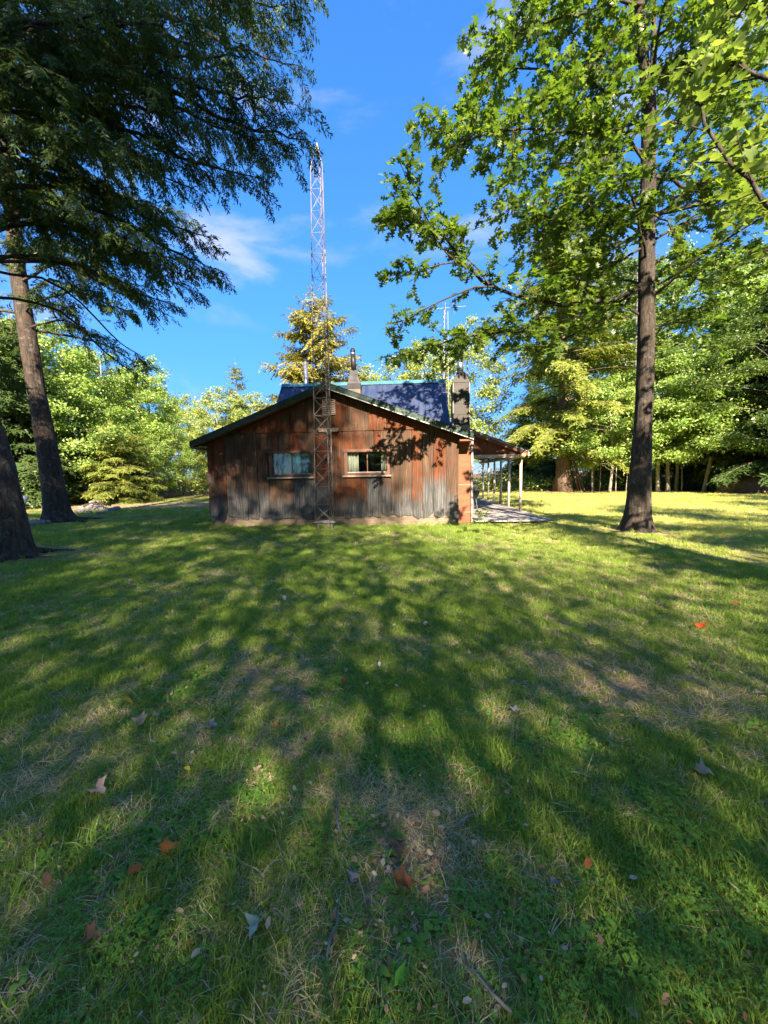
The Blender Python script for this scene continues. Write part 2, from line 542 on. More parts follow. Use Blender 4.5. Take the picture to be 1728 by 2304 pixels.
def scatter_arrays(tmpl, P, D, N, S):
    """copies of a leaf template: x axis along D, z axis near N, scale S"""
    tv, tf = tmpl
    P, D, N, S = (np.asarray(a, float) for a in (P, D, N, S))
    D = unit(D)
    Y = unit(np.cross(N, D))
    Z = np.cross(D, Y)
    tv = np.asarray(tv, float)
    V = (P[:, None, :] + S[:, None, None] * (tv[None, :, 0:1] * D[:, None, :] + tv[None, :, 1:2] * Y[:, None, :]
                                             + tv[None, :, 2:3] * Z[:, None, :]))
    n, k = V.shape[:2]
    F = (np.asarray(tf)[None] + (np.arange(n) * k)[:, None, None]).reshape(-1, np.asarray(tf).shape[1])
    return V.reshape(-1, 3), F


def fan(outline, cup=0.06):
    """half outline points (x, y) from base to tip mirrored about the midrib"""
    V, F = [], []
    pts = [(x, y) for x, y in outline]
    xs = [x for x, _ in pts]
    mid = [(x, 0.0, -cup * 0.8 * (x - 0.4) ** 2 * 2) for x in xs]
    k = len(pts)
    V += mid
    V += [(x, y, cup * abs(y) * 2 - cup * (x - 0.4) ** 2) for x, y in pts]
    V += [(x, -y, cup * abs(y) * 2 - cup * (x - 0.4) ** 2) for x, y in pts]
    for i in range(k - 1):
        F.append((i, i + 1, k + i + 1)); F.append((i, k + i + 1, k + i))
        F.append((i, 2 * k + i, 2 * k + i + 1)); F.append((i, 2 * k + i + 1, i + 1))
    return V, F


OAK = fan([(0, .012), (.19, .21), (.29, .05), (.47, .37), (.55, .08), (.77, .28), (.79, .06), (1.0, .0)], 0.10)
MAPLE = fan([(0, .02), (.05, .22), (.02, .42), (.22, .34), (.38, .55), (.46, .34), (.55, .20), (.74, .22), (.80, .10), (1.0, 0)], 0.10)
RHOMB = ([(0, 0, 0), (.5, .33, .05), (1, 0, -.06), (.5, -.33, .05)], [(0, 1, 2), (0, 2, 3)])
DIAM = ([(0, 0, 0), (.35, .26, .04), (.75, .22, .02), (1, 0, -.08), (.75, -.22, .02), (.35, -.26, .04)], [(0, 1, 2), (0, 2, 3), (0, 3, 4), (0, 4, 5)])


def spray(nl, wl, ln, wid, droop, seed=1):
    """one irregular flat spray: a crooked axis with side shoots of unequal length, some missing"""
    rs = np.random.default_rng(seed)
    V, F = [], []

    def rh(a, b, w_):
        a, b = np.array(a), np.array(b)
        d = b - a
        s = np.array([-d[1], d[0], 0]) / (np.linalg.norm(d[:2]) + 1e-9) * w_
        s[2] = rs.normal(0, w_ * .5)
        m = a + d * rs.uniform(.3, .6)
        k = len(V)
        V.extend([a, m + s, b, m - s])
        F.extend([(k, k + 1, k + 2), (k, k + 2, k + 3)])

    kink = rs.normal(0, .10, 2)
    ax = lambda x: np.array([x, kink[0] * x * x + kink[1] * x ** 3, -droop * x * x])
    rh(ax(0), ax(.55), wl * .6)
    rh(ax(.5), ax(1.0), wl * .9)
    for i in range(nl):
        x = .06 + .86 * i / (nl - 1)
        for sd in (-1, 1):
            if rs.random() < .16:
                continue
            L = ln * (1 - .62 * x) * rs.uniform(.35, 1.15)
            xo = x + rs.uniform(-.04, .06)
            an = rs.uniform(.55, 1.15)
            p = ax(xo)
            e = p + np.array([math.cos(an) * L, sd * math.sin(an) * L, -wid * L * rs.uniform(.2, 1.8)])
            rh(p, e, wl * rs.uniform(.7, 1.2))
            if L > ln * .5:
                q = p + (e - p) * .5
                an2 = an - .7
                rh(q, q + np.array([math.cos(an2), sd * math.sin(an2), -wid]) * L * .45, wl * .8)
    return [tuple(p) for p in V], F


SPRAY_NEAR = [spray(6, .040, .60, .35, .30, q) for q in (1, 2, 3, 4)]
SPRAY_FAR = [spray(4, .075, .66, .30, .28, q) for q in (5, 6, 7)]


def lerp_path(pts, n):
    """smooth polyline through control points (Catmull-Rom)"""
    P = np.asarray(pts, float)
    if len(P) == 2:
        t = np.linspace(0, 1, n)[:, None]
        return P[0] * (1 - t) + P[1] * t
    Q = np.vstack([2 * P[0] - P[1], P, 2 * P[-1] - P[-2]])
    out = []
    m = len(P) - 1
    for t in np.linspace(0, m - 1e-6, n):
        i = int(t); f = t - i
        p0, p1, p2, p3 = Q[i], Q[i + 1], Q[i + 2], Q[i + 3]
        out.append(0.5 * ((2 * p1) + (-p0 + p2) * f + (2 * p0 - 5 * p1 + 4 * p2 - p3) * f * f + (-p0 + 3 * p1 - 3 * p2 + p3) * f ** 3))
    return np.array(out)


def at(u, v, Y):
    """point at depth Y on the line of sight through photo pixel (u, v): used while surveying the place"""
    dx, dy = (u - 864) / 865, (1152 - v) / 865
    a = dx * math.cos(ROLL) + dy * math.sin(ROLL)
    b = -dx * math.sin(ROLL) + dy * math.cos(ROLL)
    d = (a, math.cos(PITCH) + b * math.sin(PITCH), -math.sin(PITCH) + b * math.cos(PITCH))
    t = Y / d[1]
    return np.array([d[0] * t, Y, EYE + d[2] * t])


def on_ground(u, v):
    dx, dy = (u - 864) / 865, (1152 - v) / 865
    a = dx * math.cos(ROLL) + dy * math.sin(ROLL)
    b = -dx * math.sin(ROLL) + dy * math.cos(ROLL)
    d = (a, math.cos(PITCH) + b * math.sin(PITCH), -math.sin(PITCH) + b * math.cos(PITCH))
    t = -EYE / d[2]
    return d[0] * t, d[1] * t


# ------------------------------------------------------------------ ground
DRY_SPOTS = [on_ground(u * 1.0416, 1200 + v * 1.0416) + (r, a) for u, v, r, a in
             ((880, 610, .28, .5), (960, 690, .25, .4), (840, 740, .2, .4), (1260, 300, .5, .6), (1120, 370, .3, .4), (545, 290, .45, .45),
              (650, 340, .3, .35), (640, 960, .15, .5), (70, 500, .35, .45), (230, 370, .5, .35), (1520, 350, .4, .4), (60, 890, .2, .4),
              (660, 500, .3, .4), (1330, 560, .25, .3), (1100, 860, .15, .35), (1200, 770, .16, .3), (1640, 60, .9, .3), (1250, 230, .5, .3),
              (470, 560, .2, .2), (370, 640, .2, .25), (1000, 970, .12, .4))]
CLOVER_SPOTS = [on_ground(u * 1.0416, 1200 + v * 1.0416) + (r,) for u, v, r in
                ((1010, 365, .22), (1000, 460, .22), (1180, 450, .28), (1260, 390, .22), (900, 480, .25), (790, 690, .17), (560, 520, .25), (960, 850, .28),
                 (520, 570, .25), (330, 620, .3), (1190, 880, .13), (1280, 900, .18), (1580, 860, .16), (1620, 900, .14), (150, 880, .2), (80, 150, 1.1),
                 (160, 170, .9), (430, 330, .4), (720, 320, .35), (1450, 610, .22), (300, 930, .2), (1420, 960, .16), (860, 880, .2))]


def ground_z(x, y):
    r = np.hypot(x, y)
    z = (fbm(np.asarray(x) * .35 + 50, np.asarray(y) * .35 + 20, 0, 3, 3) - .5) * 0.10
    fade = 1 - np.exp(-((np.asarray(x) + 1) ** 2 / 60 + (np.asarray(y) - 15) ** 2 / 40))
    far = np.clip((r - 45) / 60, 0, 1)
    return z * fade - 0.02 * (1 - fade) + far * 1.2


def dry_map(x, y):
    x, y = np.asarray(x, float), np.asarray(y, float)
    d = 0.55 * (fbm(x * 1.1 + 9, y * 1.1, 0, 11, 4) - .42) + 0.35 * (fbm(x * 3.3, y * 3.3, 0, 17, 3) - .42)
    for px, py, r, a in DRY_SPOTS:
        d = d + .62 * a * np.exp(-((x - px) ** 2 + (y - py) ** 2 * .8) / (r * r))
    # worn ground at the foot of the big trees
    for px, py, r in ((-7.95, 8.0, 1.1), (-13, 15.3, 1.3), (6.77, 10.2, .8)):
        d = d + .50 * np.exp(-((x - px) ** 2 + (y - py) ** 2) / (r * r))
    # gravelly lane across the left of the yard
    lane = np.exp(-((y - (24.0 + .12 * (x + 12))) / 3.2) ** 2) * (x < -6.5)
    return d + .75 * lane * np.clip((-6.5 - x) / 2, 0, 1)


def litter_map(x, y):
    x, y = np.asarray(x, float), np.asarray(y, float)
    edge = (fbm(x * .5, y * .5, 0, 31, 3) - .5) * 4
    back = y + edge - np.where(x > 0, 30.0 - .10 * (x - 10), 29.0 + .55 * (x + 22))
    side = np.maximum(np.abs(x + 2 + edge * .6) - 26, -12 - y)
    L = np.clip(np.maximum(back, side) / 2.0, 0, 1)
    hem = np.exp(-((x - 14.9) ** 2 + (y - 31) ** 2) / 14.0)
    return np.clip(np.maximum(L, hem), 0, 1)


g1 = np.linspace(-1, 1, 251)
gx = 330 * g1 ** 5 + 34 * g1 ** 3 + 7 * g1
gX, gY = np.meshgrid(gx, gx + 5)
gZ = ground_z(gX, gY)
nn = len(gx)
ii = np.arange(nn * nn).reshape(nn, nn)
gF = np.stack([ii[:-1, :-1].ravel(), ii[:-1, 1:].ravel(), ii[1:, 1:].ravel(), ii[1:, :-1].ravel()], 1)
gme = quick_mesh('ground', np.stack([gX.ravel(), gY.ravel(), gZ.ravel()], 1), gF)
for nm, fn in (('dry', dry_map), ('litter', litter_map)):
    at_ = gme.attributes.new(nm, 'FLOAT', 'POINT')
    at_.data.foreach_set('value', np.clip(fn(gX.ravel(), gY.ravel()), 0, 1).astype(np.float32))
tag(obj('ground', gme, 'ground', None, True), 'mown lawn with worn patches running back to the woods', None, None, 'structure')

# ------------------------------------------------------------------ the cabin (built in its own frame: x along the front wall, y back, z up)
CAB_O, CAB_YAW = (-1.66, 12.6, 0.0), math.radians(-3.5)
cabin = empty('cabin', CAB_O, CAB_YAW)
tag(cabin, 'low weathered slab-sided cabin with green rake trim, blue metal roof and side porch', 'cabin')


def W(x, y, z=0.0):
    c, s = math.cos(CAB_YAW), math.sin(CAB_YAW)
    return (CAB_O[0] + c * x - s * y, CAB_O[1] + s * x + c * y, z)


def rake(x):
    return 4.46 - 0.387 * (-.05 - x) if x < -.05 else 4.46 - 0.368 * (x + .05)


wall = MB()
wall.box(-4.12, 4.04, 0, .12, .02, 1.66)
for a, b in ((-4.12, -1.99), (-.66, .49), (1.80, 4.04)):
    wall.box(a, b, 0, .12, 1.66, 2.40)
wall.prism([(-4.12, 2.40), (4.04, 2.40), (4.04, rake(4.04) - .16), (-.05, 4.28), (-4.12, rake(-4.12) - .16)], 0, .12)
wall.box(-4.12, -4.0, .12, 11.9, .02, 2.65)
wall.box(3.92, 4.04, .12, 11.9, .02, 2.72)
wall.prism([(-4.12, .02), (4.04, .02), (4.04, 2.7), (-.05, 4.2), (-4.12, 2.7)], 11.9, 12.0)
wall.box(-4.0, 3.92, .12, 11.9, .02, .06)
wall.box(-4.0, 3.92, 2.9, 2.96, .06, 2.7)
front_wall = wall.build('wall', 'dark_room', cabin)


def board(x0, x1, zb, t0, t1, y=-.034, wav=0.0, seed=0, mat='siding', side=.007, parent=None, name='board', thick=None):
    nx = 13 if wav else 4
    nz = 7
    i, j = np.meshgrid(np.arange(nx), np.arange(nz))
    a, b = i / (nx - 1), j / (nz - 1)
    X = x0 + (x1 - x0) * a
    zt = t0 + (t1 - t0) * a
    xn = x0 + (x1 - x0) * np.arange(nx) / (nx - 1)
    bot = zb + wav * ((vnoise(xn * 3.1, seed * 7.7, 0, seed) - .5) * 1.5 + (vnoise(xn * 9, seed * 3.1, 0, seed + 1) - .5) * .6)
    if wav:
        aa = np.arange(nx) / (nx - 1)
        sk = .5 + .35 * (float(vnoise(seed * 2.3, .5, 0, 3)) - .5)
        amp = wav * (.1 + 1.5 * float(vnoise(seed * 5.1, .5, 0, 9)) ** 1.6)
        sk = .5 + 1.1 * (float(vnoise(seed * 2.3, .5, 0, 3)) - .5)
        bot = bot - .45 * amp + amp * np.abs((aa - sk) / .6) ** 2.0 + wav * .9 * (vnoise(xn * 6, seed * 1.9, 0, seed + 6) - .5)
    Z = bot[i] + (zt - bot[i]) * b
    e = (vnoise(Z * 1.6, seed * 3.3 + (a > .5) * 11, 0, seed + 2) - .5) * 2 * side * np.where((i == 0) | (i == nx - 1), 1, 0)
    X = X + e
    yv = y - .010 * (vnoise(a * 2 + seed, Z * .7, 0, seed + 4) - .5) - (.022 * np.clip(1 - b * 3, 0, 1) * vnoise(seed * 1.7, a, 0, 8) if wav else 0)
    V = np.stack([X.ravel(), yv.ravel(), Z.ravel()], 1)
    idx = np.arange(nx * nz).reshape(nz, nx)
    F = [(idx[r, c], idx[r, c + 1], idx[r + 1, c + 1], idx[r + 1, c]) for r in range(nz - 1) for c in range(nx - 1)]
    rim = list(idx[0, :]) + list(idx[1:, -1]) + list(idx[-1, -2::-1]) + list(idx[-2:0:-1, 0])
    back = V[rim].copy()
    back[:, 1] = y + (thick or .032)
    k = len(V)
    V = np.vstack([V, back])
    n = len(rim)
    F += [(rim[q], k + q, k + (q + 1) % n, rim[(q + 1) % n]) for q in range(n)]
    m = MB()
    m.add(V, F)
    return m.build(name, mat, parent or front_wall)


sd = 1
G = .010
cols = [-4.16, -3.56, -2.84, -2.47, -2.10]
for a, b in zip(cols[:-1], cols[1:]):                        # long boards left of the first window
    board(a + G, b - G, .27 if a > -4 else .44, min(3.08, rake(a) - .17), min(3.08, rake(b) - .17), wav=.16, seed=sd, y=-.034 - .006 * (sd % 2)); sd += 1
for a, b in ((-2.10, -1.30), (-1.30, -.56), (.36, 1.12), (1.12, 1.58), (1.58, 1.90)):   # under the windows
    board(a + G, b - G, .29, 1.53, 1.53, wav=.15, seed=sd, y=-.040 - .006 * (sd % 2)); sd += 1
for a, b in ((-.56, -.12), (-.12, .36)):
    board(a + G, b - G, .28, 3.05, 3.05, wav=.12, seed=sd, y=-.034 - .006 * (sd % 2)); sd += 1
for a, b in ((-2.10, -1.74), (-1.74, -1.36), (-1.36, -.98), (-.98, -.56), (.36, .74), (.74, 1.12), (1.12, 1.36), (1.36, 1.60), (1.60, 1.90)):   # above the windows
    board(a + G, b - G, 2.45, 3.05, 3.05, seed=sd, y=-.034 - .006 * (sd % 3)); sd += 1
cols = [1.90, 2.22, 2.58, 2.92, 3.27, 3.68, 4.08]
for a, b in zip(cols[:-1], cols[1:]):                        # long boards right of the second window
    board(a + G, b - G, .27 - .02 * (sd % 3), min(3.07, rake(a) - .17), min(3.07, rake(b) - .17), wav=.12, seed=sd, y=-.034 - .006 * (sd % 2)); sd += 1
cols = [-3.66, -3.1, -2.5, -1.95, -1.3, -.75, -.35, .05, .55, 1.2, 1.8, 2.4, 3.0, 3.7]
for a, b in zip(cols[:-1], cols[1:]):                        # gable boards, lapped over the lower course
    m0 = (a + b) / 2
    if a < -.05 < b:
        board(a + G, -.05, 3.04, rake(a) - .16, 4.30, seed=sd, y=-.062); board(-.05, b - G, 3.04, 4.30, rake(b) - .16, seed=sd + 1, y=-.063); sd += 2
        continue
    board(a + G, b - G, 3.035, max(3.06, rake(a) - .16), max(3.06, rake(b) - .16), seed=sd, y=-.062 - .006 * (sd % 2)); sd += 1
# patched short slabs by the left corner
board(-4.14, -3.62, .33, 1.45, 1.43, wav=.22, seed=71, y=-.066, side=.03)
board(-4.18, -3.95, 1.38, 1.80, 1.78, seed=73, y=-.066, side=.03)
# foundation course below the wavy board ends
x = -4.12
sd = 200
for L in (.82, 1.5, 1.15, 1.3, .9, 1.35, 1.14):
    board(x + .004, x + L - .004, -.06, .205, .205, y=-.014, seed=sd, mat='foundation', side=.002, name='foundation_plank', thick=.012); sd += 1
    board(x + .004, x + L - .004, .212, .43, .43, y=-.011, seed=sd, mat='foundation', side=.002, name='foundation_plank', thick=.009); sd += 1
    x += L


def window(x0, x1, z0, z1, gx0, gx1, gz0, gz1, mull):
    w_ = empty('window', (0, 0, 0)); w_.parent = cabin
    b = MB(); b.box(x0, gx0, -.085, .05, z0 + .05, z1); b.build('jamb', 'trim_brown', w_)
    b = MB(); b.box(gx1, x1, -.085, .05, z0 + .05, z1); b.build('jamb', 'trim_brown', w_)
    b = MB(); b.box(x0 - .02, x1 + .02, -.10, .05, gz1, z1 + .03); b.build('head', 'trim_brown', w_)
    b = MB(); b.box(gx0, gx1, -.07, .05, z0 + .05, gz0); b.build('bottom_rail', 'trim_brown', w_)
    b = MB(); b.box(x0 - .05, x1 + .05, -.13, -.03, z0 - .005, z0 + .045); b.build('sill', 'trim_pale', w_)
    for i, (a, c) in enumerate(((gx0, mull), (mull, gx1))):
        b = MB(); b.box(a + (.012 if i else 0), c - (0 if i else .012), .012 + .012 * i, .017 + .012 * i, gz0, gz1); b.build('pane', 'glass', w_)
    b = MB(); b.box(mull - .014, mull + .014, -.004, .04, gz0, gz1); b.build('mullion', 'trim_brown', w_)
    b = MB(); b.box(gx0, gx1, -.012, .008, gz0, gz0 + .025); b.build('sash_rail', 'drip_edge', w_)
    return w_


window(-2.07, -.59, 1.55, 2.42, -1.97, -.68, 1.68, 2.37, -1.33)
window(.41, 1.87, 1.57, 2.42, .51, 1.78, 1.70, 2.36, 1.15)


def curtain(x0, x1, z0, z1, y, folds, mat, label, amp=.028, seed=1):
    n = 60
    xs = np.linspace(x0, x1, n)
    ys = y + amp * np.sin(np.linspace(0, folds * 2 * math.pi, n) + 1.1 * np.sin(np.linspace(0, 7, n) + seed))
    V, F = [], []
    for k, z in enumerate((z0, (z0 + z1) / 2, z1)):
        f = 1 - .12 * k
        for i in range(n):
            V.append((xs[i], y + (ys[i] - y) * f, z))
    for k in range(2):
        for i in range(n - 1):
            a = k * n + i
            F.append((a, a + 1, a + 1 + n, a + n))
    m = MB(); m.add([W(*p) for p in V], F)
    o = m.build('curtain', mat, None, True)
    tag(o, label, 'curtain')
    md = o.modifiers.new('thickness', 'SOLIDIFY'); md.thickness = .003
    return o


curtain(-2.02, -.63, 1.60, 2.44, .085, 9, 'curtain_teal', 'pleated curtain, reflected blue put into its teal cloth, drawn across the window left of the lattice tower')
curtain(.46, .86, 1.62, 2.44, .085, 4, 'curtain_cream', 'cream curtain gathered at the tower side of the half-open window', seed=3)
curtain(1.60, 1.84, 1.62, 2.44, .085, 3, 'curtain_cream', 'narrow cream curtain at the porch side of the half-open window', seed=5)

# roof of the front wing, rake trim, soffit
for sgn, x1 in ((-1, -4.52), (1, 4.48)):
    nm = 'roof'
    m = MB()
    zz = lambda x: rake(x)
    poly = [(-.05, 4.46 + .012), (x1, zz(x1) + .012), (x1, zz(x1) - .05), (-.05, 4.46 - .05)]
    m.prism(poly if sgn > 0 else poly[::-1], -.37, 12.2)
    rf = m.build(nm, 'shingle', cabin)
    m = MB()
    poly = [(-.05, 4.46 + .03), (x1, zz(x1) + .03), (x1, zz(x1) - .125), (-.05, 4.46 - .135)]
    m.prism(poly if sgn > 0 else poly[::-1], -.41, -.375)
    poly = [(-.05, 4.46 + .045), (x1, zz(x1) + .045), (x1, zz(x1) + .032), (-.05, 4.46 + .032)]
    m.prism(poly if sgn > 0 else poly[::-1], -.42, -.20)
    m.build('rake_trim', 'green_metal', rf)
    m = MB()
    poly = [(-.05, 4.46 - .138), (x1, zz(x1) - .128), (x1, zz(x1) - .15), (-.05, 4.46 - .16)]
    m.prism(poly if sgn > 0 else poly[::-1], -.405, -.36)
    m.build('drip_edge', 'drip_edge' if sgn > 0 else 'trim_brown', rf)
    m = MB()
    poly = [(-.05, 4.46 - .06), (x1 * .995, zz(x1 * .995) - .06), (x1 * .995, zz(x1 * .995) - .13), (-.05, 4.46 - .13)]
    m.prism(poly if sgn > 0 else poly[::-1], -.355, -.02)
    m.build('soffit', 'trim_brown', rf)
    m = MB()
    e = .02
    xa, xb = (x1 + .004, x1 + .40) if sgn < 0 else (x1 - .42, x1 - .004)
    za = min(zz(xa), zz(xb))
    m.box(xa, xb, -.352, 11.9, za - .20 + .02, za - .13)
    m.build('eave_board', 'trim_brown' if sgn < 0 else 'plywood', rf)

# raised steep roof behind: separate ribbed panels and a teal ridge cap
RX0, RX1, RY0, RZ0, RYR, RZR = -2.60, 3.97, 1.55, 3.20, 3.32, 5.30
up = empty('upper_roof'); up.parent = cabin
m = MB()
m.prism_x([(RY0, RZ0 - .25), (RYR, RZR - .04), (2 * RYR - RY0, RZ0 - .25)], RX0 + .12, RX1 - .12)
m.build('upper_wall', 'siding', up)
sl = math.hypot(RYR - RY0, RZR - RZ0)
ny, nz = (RYR - RY0) / sl, (RZR - RZ0) / sl
npan = 8
pw = (RX1 - RX0) / npan
for side in (1, -1):
    for i in range(npan):
        m = MB()
        xa = RX0 + i * pw
        prof = []
        for k in range(4):                                    # flat, rib, flat ... across one panel
            xs = xa + .004 + k * (pw - .008) / 4
            wv = (pw - .008) / 4
            prof += [(xs, .0), (xs + wv * .70, .0), (xs + wv * .78, .022), (xs + wv * .92, .022)]
        prof.append((xa + pw - .004, .0))
        V = []
        for s_ in (0, 1):
            for (px, h) in prof:
                yy = RY0 + (RYR - RY0) * s_ - nz * h
                zz_ = RZ0 + (RZR - RZ0) * s_ + ny * h
                V.append((px, yy if side > 0 else 2 * RYR - yy, zz_ + .012 * (i % 2)))
        n = len(prof)
        m.add(V, [(q, q + 1, q + 1 + n, q + n) if side > 0 else (q, q + n, q + 1 + n, q + 1) for q in range(n - 1)])
        p = m.build('roof_panel', 'blue_roof', up)
        md = p.modifiers.new('thickness', 'SOLIDIFY'); md.thickness = .004
m = MB()
m.prism_x([(RYR - .17 * ny - .02, RZR - .17 * nz + .035), (RYR, RZR + .065), (RYR + .17 * ny + .02, RZR - .17 * nz + .035), (RYR, RZR + .04)], RX0 - .02, RX1 + .02)
m.build('ridge_cap', 'ridge_teal', up)
for xa in (RX0 - .02, RX1 - .03):
    m = MB()
    m.prism_x([(RY0 - .02, RZ0 + .03), (RYR, RZR + .032), (RYR, RZR - .06), (RY0 - .02, RZ0 - .07)], xa, xa + .05)
    m.build('rake_trim', 'blue_roof', up)
m = MB(); m.box(3.30, 3.98, RY0 - .12, RY0 + .3, RZ0 - .02, RZ0 + .13)
m.build('flashing', 'drip_edge', up)

# louvre vent and the tower bracket on the gable
vent = empty('vent'); vent.parent = cabin
for a, b, c, d in ((-.25, -.22, 3.57, 4.0), (.14, .17, 3.57, 4.0), (-.25, .17, 3.55, 3.58), (-.25, .17, 4.0, 4.03)):
    m = MB(); m.box(a, b, -.11, -.066, c, d); m.build('vent_frame', 'trim_pale', vent)
for k in range(6):
    z = 3.60 + k * .066
    m = MB(); m.prism_x([(-.108, z), (-.108, z + .03), (-.074, z + .052), (-.074, z + .022)], -.22, .14)
    m.build('slat', 'trim_pale', vent)
m = MB(); m.box(-.22, .14, -.073, -.0695, 3.58, 4.0); m.build('vent_backing', 'dark_room', vent)
m = MB(); m.box(-.38, .26, -.15, -.075, 3.02, 3.13); m.build('tower_bracket', 'trim_pale', cabin)
m = MB(); m.box(-.05, .0, -.46, -.155, 3.05, 3.10); m.build('bracket_arm', 'galv_old', cabin)

# chimney chase at the right-hand front corner
ch = empty('chimney'); ch.parent = cabin
m = MB(); m.box(4.10, 4.50, .22, .92, 0.0, 2.72); m.build('chase_base', 'plywood', ch)
for k, z in enumerate((.35, .72, 1.25, 1.8, 2.3)):
    m = MB(); m.box(4.095, 4.505, .214, .221, z, z + .012); m.build('seam', 'trim_pale' if k in (0, 2) else 'trim_brown', ch)
m = MB(); m.box(4.50, 4.56, .16, .22, .02, 2.9); m.build('corner_trim', 'galv', ch)
m = MB(); m.box(3.90, 4.47, .22, .80, 2.73, 3.16); m.build('flashing', 'galv_old', ch)
for k in range(4):
    z = 3.165 + k * .335
    e = .006 * (k % 2)
    m = MB(); m.box(3.925 - e, 4.445 + e, .235 - e, .785 + e, z, z + .328); m.build('chase_panel', 'chase_tin', ch)
for xx in (3.915, 4.435):
    m = MB(); m.box(xx, xx + .022, .221, .234, 3.162, 4.50); m.build('corner_strip', 'galv_old', ch)
m = MB()
a, b, c, d, z0, z1 = 3.91, 4.46, .22, .80, 4.508, 4.88
q0 = [(a, c, z0), (b, c, z0), (b, d, z0), (a, d, z0)]
q1 = [(4.07, .38, z1), (4.30, .38, z1), (4.30, .62, z1), (4.07, .62, z1)]
m.add(q0 + q1, [(3, 2, 1, 0), (4, 5, 6, 7), (0, 1, 5, 4), (1, 2, 6, 5), (2, 3, 7, 6), (3, 0, 4, 7)])
m.build('hood', 'chase_tin', ch)
m = MB(); m.tube([(4.185, .5, 4.86), (4.185, .5, 5.3)], .105, 20); m.build('flue_pipe', 'galv', ch, True)
m = MB(); m.tube([(4.185, .5, 5.3), (4.185, .5, 5.95)], .099, 20); m.build('flue_pipe', 'galv', ch, True)
m = MB(); m.tube([(4.185, .5, 5.95), (4.185, .5, 6.02), (4.185, .5, 6.10)], [.15, .15, .02], 20); m.build('cap', 'galv_old', ch)

# the middle flue: block base, tapered hood, pipe
c2 = empty('chimney'); c2.parent = cabin
m = MB(); m.box(.30, .76, 1.85, 2.25, 4.1, 4.78); m.build('block_base', 'block', c2)
m = MB(); m.box(.28, .77, 1.83, 2.27, 4.785, 4.95); m.build('hood_skirt', 'hood_metal', c2)
m = MB()
q0 = [(.29, 1.84, 4.955), (.76, 1.84, 4.955), (.76, 2.26, 4.955), (.29, 2.26, 4.955)]
q1 = [(.41, 1.96, 5.46), (.61, 1.96, 5.46), (.61, 2.14, 5.46), (.41, 2.14, 5.46)]
m.add(q0 + q1, [(3, 2, 1, 0), (4, 5, 6, 7), (0, 1, 5, 4), (1, 2, 6, 5), (2, 3, 7, 6), (3, 0, 4, 7)])
m.build('hood', 'hood_metal', c2)
m = MB(); m.tube([(.51, 2.05, 5.44), (.485, 2.05, 6.10)], [.10, .085], 18); m.build('flue_pipe', 'hood_metal', c2, True)
m = MB(); m.tube([(.484, 2.05, 6.08), (.483, 2.05, 6.20), (.482, 2.05, 6.26)], [.092, .092, .05], 18); m.build('cap', 'black_metal', c2)
m = MB(); m.tube([(.486, 2.05, 6.05), (.485, 2.05, 6.09)], .094, 18); m.build('band', 'galv', c2)
# the thin vent pipe left of the tower
c3 = empty('vent_pipe'); c3.parent = cabin
m = MB(); m.tube([(-2.15, 5.4, 3.6), (-2.15, 5.4, 6.82)], .105, 18); m.build('pipe', 'galv', c3, True)
m = MB(); m.tube([(-2.15, 5.4, 6.83), (-2.15, 5.4, 6.86), (-2.15, 5.4, 6.94)], [.15, .15, .08], 18); m.build('cap', 'black_metal', c3)

# ------------------------------------------------------------------ porch
m = MB()
for k in range(6):                                            # courses of shingles, each a step
    t0, t1 = k / 6, (k + 1) / 6
    xa, xb = 4.06 + 3.08 * t0, 4.06 + 3.08 * t1
    za, zb_ = 3.62 - 1.18 * t0, 3.62 - 1.18 * t1
    m.prism([(xa, za), (xa, za + .035), (xb + .02, zb_ + .05), (xb + .02, zb_ - .02), ], 2.86, 12.1)
pr = m.build('porch_roof', 'shingle', cabin)
m = MB(); m.prism([(4.3, 3.49), (7.12, 2.41), (7.12, 2.27), (4.3, 3.35)], 2.82, 2.857); m.build('fascia', 'trim_brown', pr)
m = MB(); m.prism([(4.3, 3.51), (7.13, 2.435), (7.13, 2.412), (4.3, 3.492)], 2.80, 2.90); m.build('drip_edge', 'drip_edge', pr)
m = MB(); m.box(7.12, 7.15, 2.82, 12.1, 2.27, 2.40); m.build('eave_fascia', 'white_paint', pr)
x = 4.1
k = 300
while x < 6.7:
    x2 = min(x + .34, 6.82)
    zt = lambda q: 3.49 - (q - 4.3) * (1.08 / 2.82) - .12
    board(x + .006, x2 - .006, 2.34, zt(x), max(2.36, zt(x2)), y=2.95, seed=k, mat='siding_red', parent=pr); k += 1
    x = x2
m = MB(); m.box(4.06, 6.98, 2.90, 3.0, 2.21, 2.335); m.build('front_beam', 'post_wood', cabin)
m = MB(); m.tube([(6.90, 2.7, 2.28), (6.93, 6, 2.29), (6.96, 9, 2.28), (7.0, 12.0, 2.29)], [.085, .09, .09, .08], 14, wob=.06); m.build('log_beam', 'log_wood', cabin, True)
for k, y in enumerate((4.4, 6.0, 7.7, 9.4, 11.0)):
    m = MB(); m.tube([(4.0, y, 3.30), (5.5, y, 2.80), (7.05, y, 2.38)], .05, 8); m.build('rafter', 'log_wood', pr, True)
for k, (px, y) in enumerate(((6.92, 3.12), (6.95, 5.0), (7.0, 6.7), (7.0, 8.1), (7.04, 9.8), (7.06, 11.4))):
    m = MB()
    r = .055
    m.tube([(px, y, .10), (px + .006, y, 1.1), (px, y, 2.22)], [r * 1.05, r, r * .95], 10, wob=.05, seed=k)
    m.build('post', 'post_wood', cabin, True)
deck = empty('deck'); deck.parent = cabin
for y in (.3, 2.5, 5, 7.5, 10, 11.8):
    m = MB(); m.box(4.12, 6.9, y, y + .05, -.05, .062); m.build('joist', 'dark_room', deck)
x = 4.60
k = 0
